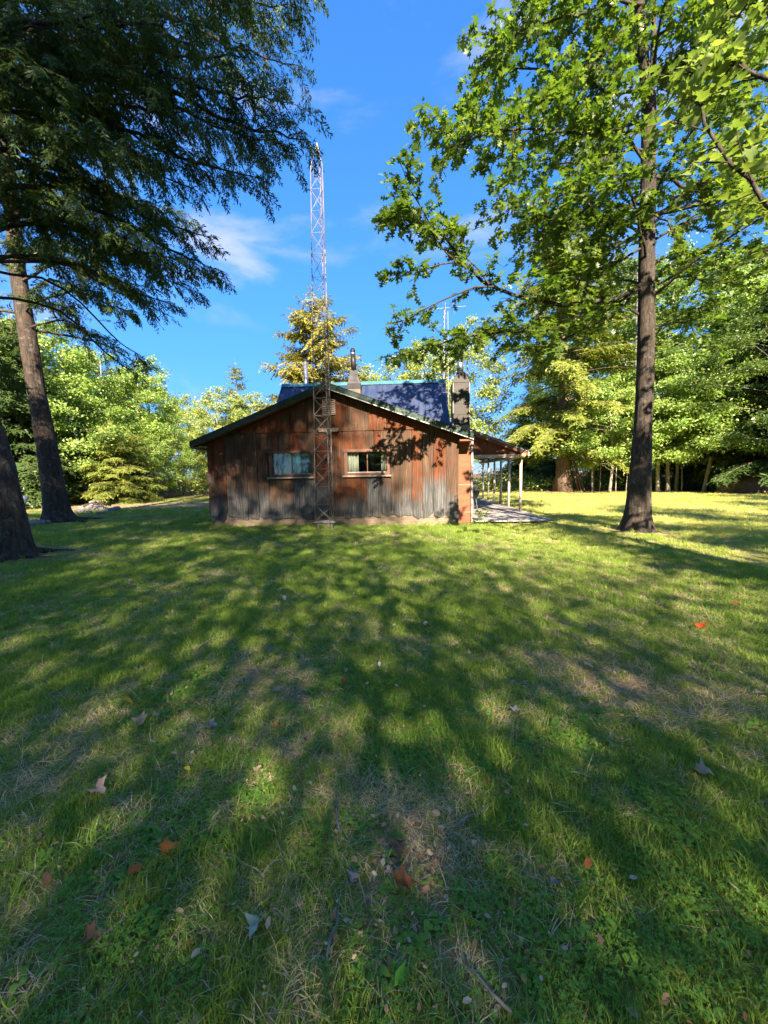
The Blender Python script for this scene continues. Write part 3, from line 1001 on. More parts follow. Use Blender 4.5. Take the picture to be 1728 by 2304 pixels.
while x < 7.05:
    w2 = .145
    y0 = -.10 + .03 * R_.random()
    m = MB(); h = .098 + .004 * R_.random()
    yc = R_.choice((4.3, 5.9, 7.2))
    m.box(x, x + w2 - .012, y0, yc, .066, h); m.build('deck_board', 'deck_wood', deck)
    m = MB(); m.box(x, x + w2 - .012, yc + .006, 12.0, .066, h + .002); m.build('deck_board', 'deck_wood', deck)
    x += w2
m = MB(); m.box(4.06, 4.597, .95, 12.0, .066, .1); m.build('deck_board', 'deck_wood', deck)

# things on the porch
gr = empty('charcoal_grill', W(5.12, 3.5, .10), CAB_YAW)
tag(gr, 'black charcoal grill standing on the porch deck against the cabin', 'grill')
m = MB(); m.tube([(0, 0, .50), (0, 0, .56), (0, 0, .68), (0, 0, .80)], [.10, .19, .26, .28], 20); m.build('bowl', 'black_metal', gr, True)
m = MB(); m.tube([(0, 0, .805), (0, 0, .83)], .29, 20); m.build('rim', 'galv_old', gr)
m = MB(); m.tube([(-.1, 0, .83), (-.1, 0, .93), (-.1, 0, 1.02)], [.16, .14, .03], 16); m.build('lid', 'black_metal', gr, True)
for k in range(3):
    a = k * 2.09 + .5
    m = MB(); m.tube([(.14 * math.cos(a), .14 * math.sin(a), .54), (.24 * math.cos(a), .24 * math.sin(a), .0)], .013, 8); m.build('leg', 'galv_old', gr)
m = MB(); m.tube([(.27, 0, .72), (.36, 0, .74)], .014, 8); m.build('handle', 'black_metal', gr)
br = empty('barrel', W(5.85, 9.6, .10), 0)
tag(br, 'white barrel standing on the porch deck behind the grill', 'barrel')
m = MB(); m.tube([(0, 0, 0), (0, 0, .1), (0, 0, .45), (0, 0, .8), (0, 0, .9)], [.30, .32, .335, .32, .30], 24); m.build('drum', 'white_paint', br, True)
for z in (.1, .45, .8):
    m = MB(); m.tube([(0, 0, z - .015), (0, 0, z + .015)], .342, 24); m.build('hoop', 'drip_edge', br)
pl = empty('corner_plant', W(4.78, .05, -.02), 0)
tag(pl, 'low leafy plant growing at the deck corner by the chimney base', 'plant')
rr = np.random.default_rng(4)
n = 130
P = np.stack([rr.normal(0, .12, n), rr.normal(0, .12, n), rr.uniform(.02, .42, n)], 1)
P[:, :2] *= (1.1 - P[:, 2:3])
D = unit(np.stack([P[:, 0] + rr.normal(0, .1, n), P[:, 1] + rr.normal(0, .1, n), rr.uniform(-.05, .15, n)], 1))
obj('leaves', scatter('leaves', DIAM, P, D, rr.normal(0, .4, (n, 3)) + (0, 0, 1), rr.uniform(.06, .11, n)), 'under_leaf', pl)
m = MB()
for k in range(6):
    a = k * 1.05
    m.tube([(0, 0, 0), (.05 * math.cos(a), .05 * math.sin(a), .2), (.12 * math.cos(a), .12 * math.sin(a), .4)], [.006, .005, .003], 5)
m.build('stems', 'clover', pl)

# ------------------------------------------------------------------ the lattice tower in front of the gable
tw = empty('lattice_tower', W(-.12, -.72, 0), CAB_YAW)
tag(tw, 'tall three-legged steel lattice tower standing against the cabin gable', 'tower')
TH = 10.35
LEGS = [(-.285, -.16), (.285, -.16), (.075, .30)]


def leg_pt(i, z):
    f = 1 - .42 * min(1, max(0, z - .2) / TH)
    return (LEGS[i][0] * f + .012 * z * .6, LEGS[i][1] * f, z)


secs = [.2, 2.9, 5.5, 8.0, TH]
tri = [(0, 1), (1, 2), (2, 0)]
for si in range(4):
    se = empty('section'); se.parent = tw
    za, zb_ = secs[si], secs[si + 1]
    for i in range(3):
        m = MB(); m.tube([leg_pt(i, za), leg_pt(i, zb_)], .016 - .0015 * si, 8); m.build('leg', 'tower_steel', se, True)
        if si:
            m = MB(); m.tube([leg_pt(i, za - .06), leg_pt(i, za + .10)], .025 - .002 * si, 8); m.build('coupling', 'tower_steel', se, True)
    npn = 5 if si < 2 else 4
    for k in range(npn):
        z0 = za + (zb_ - za) * k / npn
        z1 = za + (zb_ - za) * (k + 1) / npn
        for a, b in tri:
            m = MB(); m.tube([leg_pt(a, z1), leg_pt(b, z1)], .0065, 6); m.build('rung', 'tower_steel', se)
            m = MB(); m.tube([leg_pt(a, z0), leg_pt(b, z1)], .0058, 6); m.build('brace', 'tower_steel', se)
            m = MB(); m.tube([leg_pt(b, z0 + .012), leg_pt(a, z1 - .012)], .0058, 6); m.build('brace', 'tower_steel', se)
top = empty('top_cone'); top.parent = tw
apex = (.015 + .012 * 6.3, .0, TH + .62)
for i in range(3):
    m = MB(); m.tube([leg_pt(i, TH), (apex[0] + LEGS[i][0] * .05, LEGS[i][1] * .05, apex[2])], .015, 8); m.build('leg', 'tower_steel', top)
m = MB(); m.tube([(apex[0], 0, apex[2] - .3), (apex[0], 0, apex[2] + .06)], .03, 10); m.build('sleeve', 'tower_steel', top)
m = MB()
for a, b in tri:
    pa, pb = leg_pt(a, .2), leg_pt(b, .2)
    m.tube([(pa[0] * 1.08, pa[1] * 1.08, .19), (pb[0] * 1.08, pb[1] * 1.08, .19)], .028, 4)
m.build('base_frame', 'galv_old', tw)
for i in range(3):
    m = MB(); m.tube([(LEGS[i][0] * .75, LEGS[i][1] * .75, -.1), (LEGS[i][0] * .75, LEGS[i][1] * .75, .19)], .022, 8); m.build('stub', 'galv_old', tw)

# ------------------------------------------------------------------ far aerial mast
am = empty('aerial_mast', (3.54, 22.0, 0))
tag(am, 'slender lattice mast carrying a television aerial beyond the cabin roof', 'aerial')
for i in range(3):
    a = i * 2.094
    m = MB(); m.tube([(.22 * math.cos(a), .22 * math.sin(a), -.1), (.14 * math.cos(a), .14 * math.sin(a), 10.5)], .017, 6); m.build('leg', 'galv_old', am)
for i in range(3):
    m = MB()
    a, b = i * 2.094, (i + 1) * 2.094
    for k in range(24):
        z0, z1 = k * .43 + .1, k * .43 + .53
        r0, r1 = .22 - .08 * z0 / 10.5, .22 - .08 * z1 / 10.5
        if k % 2:
            m.tube([(r0 * math.cos(a), r0 * math.sin(a), z0), (r1 * math.cos(b), r1 * math.sin(b), z1)], .008, 4)
        else:
            m.tube([(r0 * math.cos(b), r0 * math.sin(b), z0), (r1 * math.cos(a), r1 * math.sin(a), z1)], .008, 4)
    m.build('lacing', 'galv_old', am)
m = MB(); m.tube([(0, 0, 10.3), (0, 0, 10.95)], .02, 8); m.build('pole', 'galv_old', am)
bo = MB(); bo.tube([(-.82, 0, 10.60), (1.2, .3, 10.86)], .018, 6); bo = bo.build('boom', 'galv_old', am)
for k in range(9):
    t = k / 8
    c = np.array([-.82, 0, 10.60]) * (1 - t) + np.array([1.2, .3, 10.86]) * t
    L = .75 - .5 * abs(t - .1)
    m = MB(); m.tube([c + (.1 * L, -L, .0), c + (-.1 * L, L, .0)], .008, 5); m.build('element', 'galv_old', bo)
for s_ in (-1, 1):
    m = MB(); m.tube([(.32, .1, 10.75), (.58, .15, 10.75 + .36 * s_)], .011, 5); m.build('reflector_arm', 'galv_old', am)

# ------------------------------------------------------------------ trees
def S3(x, y):      # survey sheet of the upper left
    return x * .5208, y * .5208


def S4(x, y):      # survey sheet of the upper right
    return 864 + x * .5208, y * .5208


class Foliage:
    def __init__(s):
        s.P, s.D, s.N, s.S = [], [], [], []

    def add(s, p, d, n, z):
        s.P.append(p); s.D.append(d); s.N.append(n); s.S.append(z)

    def mesh(s, name, tmpl):
        if isinstance(tmpl, list):
            P, D, N, S = (np.array(a) for a in (s.P, s.D, s.N, s.S))
            Vs, Fs, k = [], [], 0
            for q, t in enumerate(tmpl):
                v, f = scatter_arrays(t, P[q::len(tmpl)], D[q::len(tmpl)], N[q::len(tmpl)], S[q::len(tmpl)])
                Vs.append(v); Fs.append(f + k); k += len(v)
            return quick_mesh(name, np.concatenate(Vs), np.concatenate(Fs))
        return scatter(name, tmpl, np.array(s.P), np.array(s.D), np.array(s.N), np.array(s.S))


def rot_z(v, a):
    c, s = math.cos(a), math.sin(a)
    return np.array([c * v[0] - s * v[1], s * v[0] + c * v[1], v[2]])


def leafy_limb(fol, br, path, r0, rng, leaf=.15, dens=1.0, start=.22, sub=1.2, droop=.10):
    """broadleaf limb: tapered tube, side twigs on both sides, leaves along the twigs"""
    L = np.sum(np.linalg.norm(np.diff(path, axis=0), axis=1))
    n = max(6, int(L / .3))
    P = lerp_path(path, n)
    P[1:-1] += rng.normal(0, .025, P[1:-1].shape)
    t = np.linspace(0, 1, n)
    br.tube(P, r0 * (1 - t) ** .8 + .008, 7, caps=False)
    step = .20 / dens
    k = 0
    d = start * L
    while d < L:
        f = d / L
        i = min(n - 2, int(f * (n - 1)))
        p = P[i] + (P[i + 1] - P[i]) * ((f * (n - 1)) - i)
        T = unit(P[i + 1] - P[i])
        sl = sub * (1 - .30 * f) * rng.uniform(.35, 1.35)
        a = (1 if k % 2 else -1) * rng.uniform(.5, 1.25)
        dr = rot_z(T, a)
        dr[2] = dr[2] * .5 + rng.normal(.06, .28)
        dr = unit(dr)
        m = max(3, int(sl / .16))
        Q = [p]
        for q in range(m):
            dr = unit(dr + rng.normal(0, .16, 3) + np.array([0, 0, -droop * q / m]))
            Q.append(Q[-1] + dr * sl / m)
        br.tube(Q, np.linspace(.010, .003, len(Q)), 4, caps=False)
        for q in range(1, len(Q)):
            base = Q[q]
            nl = 4 if q < len(Q) - 1 else 8
            for _ in range(nl):
                az = rng.uniform(-math.pi, math.pi)
                ld = unit(unit(Q[q] - Q[q - 1]) * .8 + np.array([math.cos(az), math.sin(az), rng.uniform(-.7, .25)]) * .9)
                fol.add(base + rng.normal(0, .05, 3) - (Q[q] - Q[q - 1]) * rng.random(), ld,
                        unit(np.array([rng.normal(0, .45), rng.normal(0, .45), 1.0])), leaf * rng.uniform(.5, 1.25))
        d += step * rng.uniform(.7, 1.3)
        k += 1
    return P


def needle_limb(fol, br, path, r0, rng, spr=.34, sec=.95, start=.15, dens=1.0, hang=.55):
    """hemlock limb: side shoots on both sides that arch down, flat sprays along them"""
    L = np.sum(np.linalg.norm(np.diff(path, axis=0), axis=1))
    n = max(6, int(L / .3))
    P = lerp_path(path, n)
    P[1:-1] += rng.normal(0, .02, P[1:-1].shape)
    t = np.linspace(0, 1, n)
    br.tube(P, r0 * (1 - t) ** .9 + .006, 6, caps=False)
    d = start * L
    k = 0
    while d < L:
        f = d / L
        i = min(n - 2, int(f * (n - 1)))
        p = P[i] + (P[i + 1] - P[i]) * ((f * (n - 1)) - i)
        T = unit(P[i + 1] - P[i])
        sl = sec * (1 - .6 * f ** 2) * rng.uniform(.35, 1.2)
        a = (1 if k % 2 else -1) * rng.uniform(.55, 1.2)
        dr = rot_z(T, a)
        dr[2] = rng.normal(-.05, .15)
        dr = unit(dr)
        m = max(3, int(sl / .105))
        Q = [p]
        for q in range(m):
            dr = unit(dr + rng.normal(0, .10, 3) + np.array([0, 0, -hang * (q + 1) / m * .35]))
            Q.append(Q[-1] + dr * sl / m)
        br.tube(Q, np.linspace(.007, .002, len(Q)), 3, caps=False)
        for q in range(1, len(Q)):
            T2 = unit(Q[q] - Q[q - 1])
            for sd_ in (-1, 1):
                if rng.random() > .88 * dens:
                    continue
                sdv = rot_z(T2, sd_ * rng.uniform(.4, 1.0))
                sdv[2] = T2[2] - rng.uniform(-.1, .9)
                fol.add(Q[q], unit(sdv), unit(np.array([rng.normal(0, .35), rng.normal(0, .35), 1.0])), spr * rng.uniform(.6, 1.15))
        fol.add(Q[-1], dr, np.array([rng.normal(0, .4), rng.normal(0, .4), 1.0]), spr * 1.1)
        d += .17 / dens * rng.uniform(.7, 1.3)
        k += 1
    return P


def big_trunk(path, radii, sides, rings, seed, ridge, flare=None, roots=5):
    """near trunk with furrowed bark and a root flare"""
    P = lerp_path(path, rings)
    z = P[:, 2]
    r = np.interp(z, [p[2] for p in path], radii)
    m = MB()
    m.tube(P, r, sides, True, .05, seed, ridge, .7, .12)
    if flare:
        V = np.array(m.v)
        ax = np.stack([np.interp(V[:, 2], z, P[:, 0]), np.interp(V[:, 2], z, P[:, 1])], 1)
        d = V[:, :2] - ax
        ang = np.arctan2(d[:, 1], d[:, 0])
        lob = .45 + .55 * np.abs(np.cos(ang * roots / 2 + seed)) ** 1.5 + .3 * (vnoise(np.cos(ang) * 2, np.sin(ang) * 2, 0, seed) - .5)
        h = np.clip(V[:, 2], 0, 3)
        V[:, :2] = ax + d * (1 + (flare * lob * np.exp(-h / .28) + .18 * flare * np.exp(-h / .9)))[:, None]
        m.v = [tuple(p) for p in V]
    return m


def root(m, x0, y0, ang, L, r, seed):
    rng = np.random.default_rng(seed)
    pts = []
    for k in range(7):
        t = k / 6
        a = ang + .35 * math.sin(t * 3 + seed)
        pts.append((x0 + math.cos(a) * L * t, y0 + math.sin(a) * L * t, .10 * (1 - t) ** 1.5 - .02 + .02 * rng.random()))
    m.tube(lerp_path(pts, 18), np.linspace(r, r * .25, 18), 10, True, .25, seed, r * .2, 2.0)


def thing_tree(name, label, cat, trunk_mb, tmat, br_mb, crown_me, cmat, group=None, loc=(0, 0, 0)):
    t = empty(name, loc)
    tag(t, label, cat, group)
    trunk_mb.build('trunk', tmat, t, True)
    if br_mb is not None and br_mb.v:
        br_mb.build('branches', tmat, t, True)
    obj('crown', crown_me, cmat, t)
    return t


# ---- the oak on the right
rng = np.random.default_rng(12)
OX, OY = 6.77, 10.22
tp = [np.array([OX, OY, -.12])] + [at(u, v, OY) for u, v in ((1447, 948), (1454, 739), (1455, 600), (1459, 365), (1460, 215))]
tk = big_trunk(tp, [.30, .205, .190, .178, .158, .15], 56, 150, 5, .012, .5, 6)
fork = tp[-1]
f1 = [fork - (0, 0, .3)] + [at(u, v, Y) for u, v, Y in ((1443, 70, 10.1), (1432, -120, 10.0), (1420, -420, 9.9), (1400, -900, 9.8))]
f2 = [fork - (0, 0, .2)] + [at(u, v, Y) for u, v, Y in ((1470, 130, 10.35), (1472, 20, 10.5), (1480, -250, 10.8), (1500, -700, 11.2))]
tk.tube(lerp_path(f1, 26), np.linspace(.125, .05, 26), 16, True, .05, 2, .006)
tk.tube(lerp_path(f2, 26), np.linspace(.085, .035, 26), 14, True, .05, 3, .005)
fol, br = Foliage(), MB()


def sheet(f, pts, ya, yb):
    n = len(pts)
    return [at(*f(*p), ya + (yb - ya) * i / (n - 1)) for i, p in enumerate(pts)]


ident = lambda u, v: (u, v)
limbs = [
    (sheet(S4, [(1130, 1240), (980, 1290), (820, 1315), (650, 1300), (500, 1250), (380, 1170), (310, 1090), (240, 1010), (160, 955), (90, 935), (40, 930)], 10.2, 8.9), .065, .30, .95, .8),
    (sheet(ident, [(1320, 690), (1289, 722), (1254, 739), (1178, 742), (1112, 752), (1046, 757), (993, 772), (950, 785), (915, 798)], 10.0, 9.0), .035, .2, 1.1, .8),
    (sheet(ident, [(1231, 690), (1178, 735), (1120, 745), (1060, 770), (1000, 790)], 9.9, 9.5), .025, .2, 1.1, .7),
    (sheet(ident, [(1110, 645), (1060, 650), (1019, 666), (979, 682), (945, 700), (915, 715), (890, 725)], 9.4, 8.8), .018, .55, .75, .6),
    (sheet(ident, [(1051, 605), (1000, 560), (974, 518), (950, 470), (926, 433), (913, 405)], 9.2, 8.8), .018, .3, .9, .55),
    (sheet(ident, [(1100, 640), (1060, 590), (1030, 540), (1010, 500)], 9.3, 9.6), .016, .3, .9, .5),
    (sheet(ident, [(1030, 590), (970, 600), (920, 615), (892, 610)], 9.1, 8.8), .014, .3, 1.0, .5),
    (sheet(ident, [(1000, 545), (945, 500), (910, 485), (885, 482)], 9.1, 8.6), .014, .4, 1.0, .5),
    (sheet(S4, [(1135, 560), (1060, 570), (960, 560), (850, 575), (650, 560), (450, 580), (260, 640)], 10.2, 8.8), .05, .2, 1.3, 1.1),
    (sheet(S4, [(1100, 60), (1000, 170), (920, 260), (800, 360), (700, 430), (550, 540), (350, 570), (160, 560)], 10.1, 9.0), .05, .2, 1.25, 1.0),
    (sheet(S4, [(1125, 150), (1040, 265), (980, 310), (900, 430), (800, 500), (640, 520)], 10.1, 10.9), .04, .2, 1.2, 1.1),
    (sheet(S4, [(1135, 725), (1050, 760), (900, 880), (780, 950), (640, 900), (500, 860)], 10.2, 9.6), .04, .2, 1.2, 1.1),
    (sheet(S4, [(1130, 810), (1060, 900), (960, 970), (900, 1100), (830, 1230)], 10.2, 9.2), .045, .25, 1.2, 1.0),
    (sheet(S4, [(1130, 560), (1040, 620), (950, 680), (880, 780), (740, 860), (600, 980)], 10.2, 9.4), .04, .2, 1.2, 1.0),
    (sheet(S4, [(1140, 930), (1300, 900), (1450, 860), (1560, 800), (1700, 740), (1820, 700)], 10.2, 9.0), .06, .25, 1.2, 1.1),
    (sheet(S4, [(1150, 760), (1300, 800), (1400, 800), (1560, 720), (1700, 640)], 10.2, 11.2), .05, .25, 1.2, 1.1),
    (sheet(S4, [(1150, 1140), (1230, 1115), (1330, 1150), (1450, 1120)], 10.2, 10.8), .025, .3, 1.0, .8),
    (sheet(S4, [(1160, 920), (1240, 980), (1290, 1130)], 10.2, 9.7), .022, .3, 1.0, .7),
    (sheet(S4, [(1120, 20), (1000, 10), (850, 60), (700, 90), (560, 170), (470, 210)], 10.0, 9.3), .04, .15, 1.3, 1.0),
    (sheet(S4, [(1110, -60), (980, -60), (820, -40), (660, -10), (600, 30)], 10.0, 9.6), .04, .15, 1.3, 1.1),
    (sheet(S4, [(1170, 160), (1280, 100), (1400, 60), (1520, 40)], 10.3, 9.6), .04, .15, 1.3, 1.1),
    (sheet(S4, [(1180, 310), (1250, 280), (1380, 300), (1520, 330)], 10.3, 10.9), .04, .15, 1.2, 1.1),
    (sheet(S4, [(1100, 400), (980, 400), (820, 330), (640, 300), (470, 330), (420, 370)], 10.2, 11.0), .04, .2, 1.2, 1.0),
    (sheet(S4, [(1120, 650), (1000, 660), (840, 690), (680, 720), (560, 740)], 10.2, 11.6), .04, .2, 1.2, 1.0),
    (sheet(S4, [(1130, 1000), (1020, 1050), (900, 1120), (760, 1130), (620, 1080)], 10.2, 11.0), .04, .2, 1.2, 1.0),
    (sheet(S4, [(1120, 880), (980, 900), (820, 980), (700, 1030)], 10.2, 11.8), .035, .2, 1.2, 1.0),
    (sheet(ident, [(1440, 560), (1390, 590), (1330, 600), (1270, 640), (1220, 660)], 10.2, 9.3), .03, .2, 1.1, 1.0),
    (sheet(ident, [(1440, 640), (1400, 690), (1350, 720), (1300, 750), (1230, 770), (1160, 790)], 10.2, 9.4), .03, .25, 1.1, .9),
    (sheet(ident, [(1480, 640), (1540, 620), (1610, 640), (1690, 620)], 10.2, 9.6), .03, .2, 1.1, 1.0),
    (sheet(ident, [(1480, 480), (1560, 430), (1650, 420), (1740, 400)], 10.2, 11.2), .03, .2, 1.1, 1.0),
    (sheet(ident, [(1480, 300), (1560, 250), (1650, 220), (1740, 230)], 10.2, 11.0), .03, .2, 1.1, 1.0),
    (sheet(ident, [(1440, 520), (1380, 500), (1300, 480), (1220, 500)], 10.2, 10.8), .03, .2, 1.1, 1.0),
    (sheet(ident, [(1420, 660), (1360, 700), (1300, 740), (1260, 770), (1210, 790)], 10.2, 11.4), .03, .25, 1.2, .9),
]
for path, r0, st, dn, sb in limbs:
    leafy_limb(fol, br, path, r0 * .75, rng, .225, dn * 1.3, st, sb * 1.15)
for k in range(20):                                          # the limbs that reach away from, above and towards the viewer
    z0 = 5.0 + 9.0 * k / 20
    az = k * 2.4 + .6
    ln = 3.2 * (1 - .04 * k) * rng.uniform(.8, 1.1)
    bx = np.interp(z0, [p[2] for p in tp], [p[0] for p in tp])
    s0 = np.array([bx, OY, z0])
    d = np.array([math.cos(az), math.sin(az), 0])
    leafy_limb(fol, br, [s0, s0 + d * ln * .4 + (0, 0, .6), s0 + d * ln * .75 + (0, 0, .9), s0 + d * ln + (0, 0, .75)], .03, rng, .225, 1.25, .2, 1.2)
oak_trunk = tk
thing_tree('oak_tree', 'oak with a straight bare trunk and lobed leaves on the lawn by the porch', 'tree', tk, 'bark_oak', br, fol.mesh('crown', OAK), 'oak_leaf')

# ---- the two big hemlocks on the left
AX, AY = -7.86, 8.0
tpa = [(AX, AY, -.15), (AX - .03, AY, 1.0), (AX - .17, AY, 2.2), (AX - .42, AY + .05, 3.2), (AX - .85, AY + .1, 6.5), (AX - 1.1, AY + .1, 11), (AX - 1.2, AY + .1, 17)]
ta = big_trunk(tpa, [.34, .31, .29, .28, .24, .17, .06], 64, 190, 21, .03, .30, 5)
for a, L, r, sd_ in ((-1.05, .62, .085, 3), (-.2, .55, .08, 5), (.8, .8, .09, 7), (-2.2, .9, .1, 9)):
    root(ta, AX + .30 * math.cos(a), AY + .34 * math.sin(a), a, L, r, sd_)
rng = np.random.default_rng(33)
fol, br = Foliage(), MB()


def axis_at(tp_, z):
    return np.array([np.interp(z, [p[2] for p in tp_], [p[i] for p in tp_]) for i in (0, 1)] + [z])


def hem_limb(tp_, tip, rise, r0, start=.2, dens=1.0, spr=.34, sec=.95, hang=.55):
    tip = np.asarray(tip, float)
    s0 = axis_at(tp_, tip[2] + rise)
    mid = s0 * .5 + tip * .5
    mid[2] = max(s0[2], tip[2]) + .05 * np.linalg.norm(tip - s0) + (s0[2] - tip[2]) * -.1
    q = s0 * .2 + tip * .8
    q[2] = s0[2] * .25 + tip[2] * .75 + .12
    needle_limb(fol, br, [s0, mid, q, tip], r0, rng, spr, sec, start, dens, hang)


for (u, v, Y, rise, r0, dn, sec) in (
        (694, 316, 8.2, .9, .075, 1.0, 1.15), (672, 20, 8.0, .6, .05, 1.0, 1.1), (678, 150, 8.8, .7, .05, .9, 1.0),
        (662, 230, 7.6, .7, .05, 1.0, 1.1), (640, 330, 8.6, .8, .05, 1.0, 1.1), (585, 400, 7.9, .9, .05, 1.0, 1.1),
        (670, -60, 7.4, .5, .05, 1.0, 1.1), (640, 70, 9.6, .5, .05, .8, 1.1), (600, 200, 9.8, .7, .05, .8, 1.1), (560, 130, 7.0, .6, .05, .9, 1.1),
        (540, 300, 9.2, .8, .05, .9, 1.0), (480, 380, 8.4, .9, .045, 1.0, 1.0), (445, 430, 9.0, .9, .045, .9, 1.0),
        (505, 612, 9.2, .9, .05, 1.0, .95), (480, 540, 8.6, .7, .045, 1.0, .9), (445, 660, 9.8, .8, .04, .9, .85), (395, 690, 8.8, .6, .035, .8, .8),
        (360, 700, 9.8, .5, .03, .8, .8), (430, 590, 7.6, .7, .04, .9, .9), (340, 560, 7.2, .7, .04, .9, .9), (300, 640, 7.8, .5, .035, .8, .9),
        (350, 460, 7.4, .8, .045, 1.0, 1.0), (420, 250, 6.8, .7, .05, 1.0, 1.1), (320, 330, 6.6, .7, .05, 1.0, 1.1), (300, 150, 6.4, .6, .05, 1.0, 1.1),
        (420, 40, 6.4, .5, .05, 1.0, 1.1), (90, 60, 6.6, .5, .05, 1.1, 1.1), (180, 90, 7.4, .5, .05, 1.1, 1.1), (330, 60, 7.6, .5, .05, 1.1, 1.1), (60, 240, 6.8, .5, .05, 1.1, 1.1), (240, 220, 7.6, .6, .05, 1.1, 1.1), (120, 380, 7.2, .6, .05, 1.0, 1.0), (380, 170, 8.2, .6, .05, 1.0, 1.1), (460, 110, 8.4, .5, .05, 1.0, 1.1), (270, 430, 8.2, .6, .045, 1.0, 1.0), (40, 450, 7.4, .5, .045, .9, 1.0), (250, 20, 6.2, .5, .05, 1.0, 1.1), (520, -40, 6.8, .5, .05, 1.0, 1.1), (220, 480, 6.8, .7, .045, 1.0, 1.0),
        (180, 300, 6.2, .7, .045, 1.0, 1.0), (120, 160, 6.0, .6, .045, 1.0, 1.0), (240, 580, 9.8, .5, .035, .8, .9), (560, 20, 10.2, .5, .05, .9, 1.1)):
    hem_limb(tpa, at(u, v, Y), rise, r0, .25, dn, .27, sec)
for (u, v, Y) in ((320, 850, 9.6), (330, 810, 10.2)):          # nearly bare lower limbs
    hem_limb(tpa, at(u, v, Y), 1.3, .03, .55, .35, .26, .5)
for k in range(26):                                          # the rest of the crown, all the way round and to the top
    z0 = 6.5 + 10 * k / 26
    az = k * 2.4
    ln = 4.2 * (1 - .026 * k)
    s0 = axis_at(tpa, z0)
    e = s0 + np.array([math.cos(az) * ln, math.sin(az) * ln, -.5])
    if e[1] < 3.5 and abs(e[0]) < 6:
        continue
    hem_limb(tpa, e, .5, .05, .2, .8, .36, 1.0)
for k in range(16):  # unseen limbs on the outer side, added to shade the leaning trunk
    z0 = 4.6 + 6.5 * k / 16
    az = 2.3 + 1.9 * ((k * .618) % 1)
    ln = rng.uniform(3.2, 5.0)
    s0 = axis_at(tpa, z0)
    hem_limb(tpa, s0 + np.array([math.cos(az) * ln, math.sin(az) * ln, -.4]), .4, .05, .15, .8, .38, 1.1)
thing_tree('hemlock_tree', 'big dark hemlock at the lawn edge, furrowed trunk and long drooping limbs overhead', 'tree', ta, 'bark_hemlock', br, fol.mesh('crown', SPRAY_NEAR), 'needle_shade', 'old hemlocks on the lawn')

BX, BY = -13.02, 15.33
tpb = [(BX, BY, -.15), tuple(at(105, 1000, BY)), tuple(at(82, 880, BY)), tuple(at(60, 740, BY)), tuple(at(46, 650, BY)), tuple(at(28, 480, BY + .2)), tuple(at(10, 250, BY + .4)), tuple(at(-10, -80, BY + .5))]
tb = big_trunk(tpb, [.42, .33, .30, .275, .26, .22, .16, .05], 60, 190, 43, .03, .55, 5)
for a, L, r, sd_ in ((-.45, 1.5, .13, 13), (-1.5, 1.0, .12, 15), (.4, 1.1, .11, 17), (2.6, .9, .1, 19)):
    root(tb, BX + .42 * math.cos(a), BY + .42 * math.sin(a), a, L, r, sd_)
rng = np.random.default_rng(57)
fol, br = Foliage(), MB()
for (u, v, Y, rise, r0, dn, sec) in (
        (420, 480, 14.2, 1.0, .06, .8, 1.2), (330, 520, 15.5, .9, .05, .8, 1.1), (300, 700, 14.0, .8, .05, .8, 1.0), (250, 620, 13.4, .8, .05, .8, 1.0),
        (180, 560, 12.8, .8, .05, .8, 1.0), (230, 760, 14.4, .7, .04, .7, .9), (140, 690, 13.2, .7, .04, .7, .9), (330, 360, 14.0, .9, .05, .8, 1.1),
        (60, 560, 12.6, .7, .04, .7, 1.0), (30, 380, 12.4, .7, .04, .7, 1.0), (150, 420, 12.4, .7, .04, .7, 1.0), (240, 260, 13.0, .7, .05, .8, 1.1)):
    hem_limb(tpb, at(u, v, Y), rise, r0, .2, dn, .38, sec)
for k in range(22):
    z0 = 7.5 + 12 * k / 22
    az = k * 2.4 + 1
    ln = 4.4 * (1 - .030 * k)
    s0 = axis_at(tpb, z0)
    hem_limb(tpb, s0 + np.array([math.cos(az) * ln, math.sin(az) * ln, -.6]), .5, .05, .2, .65, .40, 1.1)
thing_tree('hemlock_tree', 'leaning hemlock behind the edge one, sun-flecked trunk flaring into roots', 'tree', tb, 'bark_hemlock', br, fol.mesh('crown', SPRAY_NEAR), 'needle_shade', 'old hemlocks on the lawn')

# ---- the maple whose boughs hang in from the right
rng = np.random.default_rng(71)
MX, MY = 6.3, 3.2
tpm = [(MX, MY, -.1), (MX, MY, 2), (MX + .1, MY + .1, 5), (MX, MY + .2, 9), (MX, MY + .3, 12)]
tm = big_trunk(tpm, [.24, .19, .16, .10, .03], 32, 60, 61, .008, .6, 5)
fol, br = Foliage(), MB()
for pts, ya, yb, r0, dn in (
        ([(1900, 560), (1760, 470), (1640, 380), (1570, 240), (1530, 200)], 3.4, 4.4, .03, .75),
        ([(1900, 300), (1760, 180), (1660, 140), (1580, 150), (1520, 190)], 3.6, 4.4, .03, .75),
        ([(1900, 200), (1780, 80), (1690, 20), (1620, 60)], 3.8, 4.8, .03, .8),
        ([(1930, 700), (1800, 520), (1700, 450), (1650, 470)], 4.0, 5.2, .03, .8),
        ([(1950, 500), (1800, 330), (1720, 300), (1660, 330)], 4.4, 5.6, .03, .9),
        ([(1950, 640), (1850, 560), (1740, 560), (1660, 600)], 4.8, 6.2, .03, .9)):
    n = len(pts)
    P = [at(u, v, ya + (yb - ya) * i / (n - 1)) for i, (u, v) in enumerate(pts)]
    P = [axis_at(tpm, P[0][2] - .4)] + P
    leafy_limb(fol, br, P, r0 * .6, rng, .125, dn, .45, .6, .5)
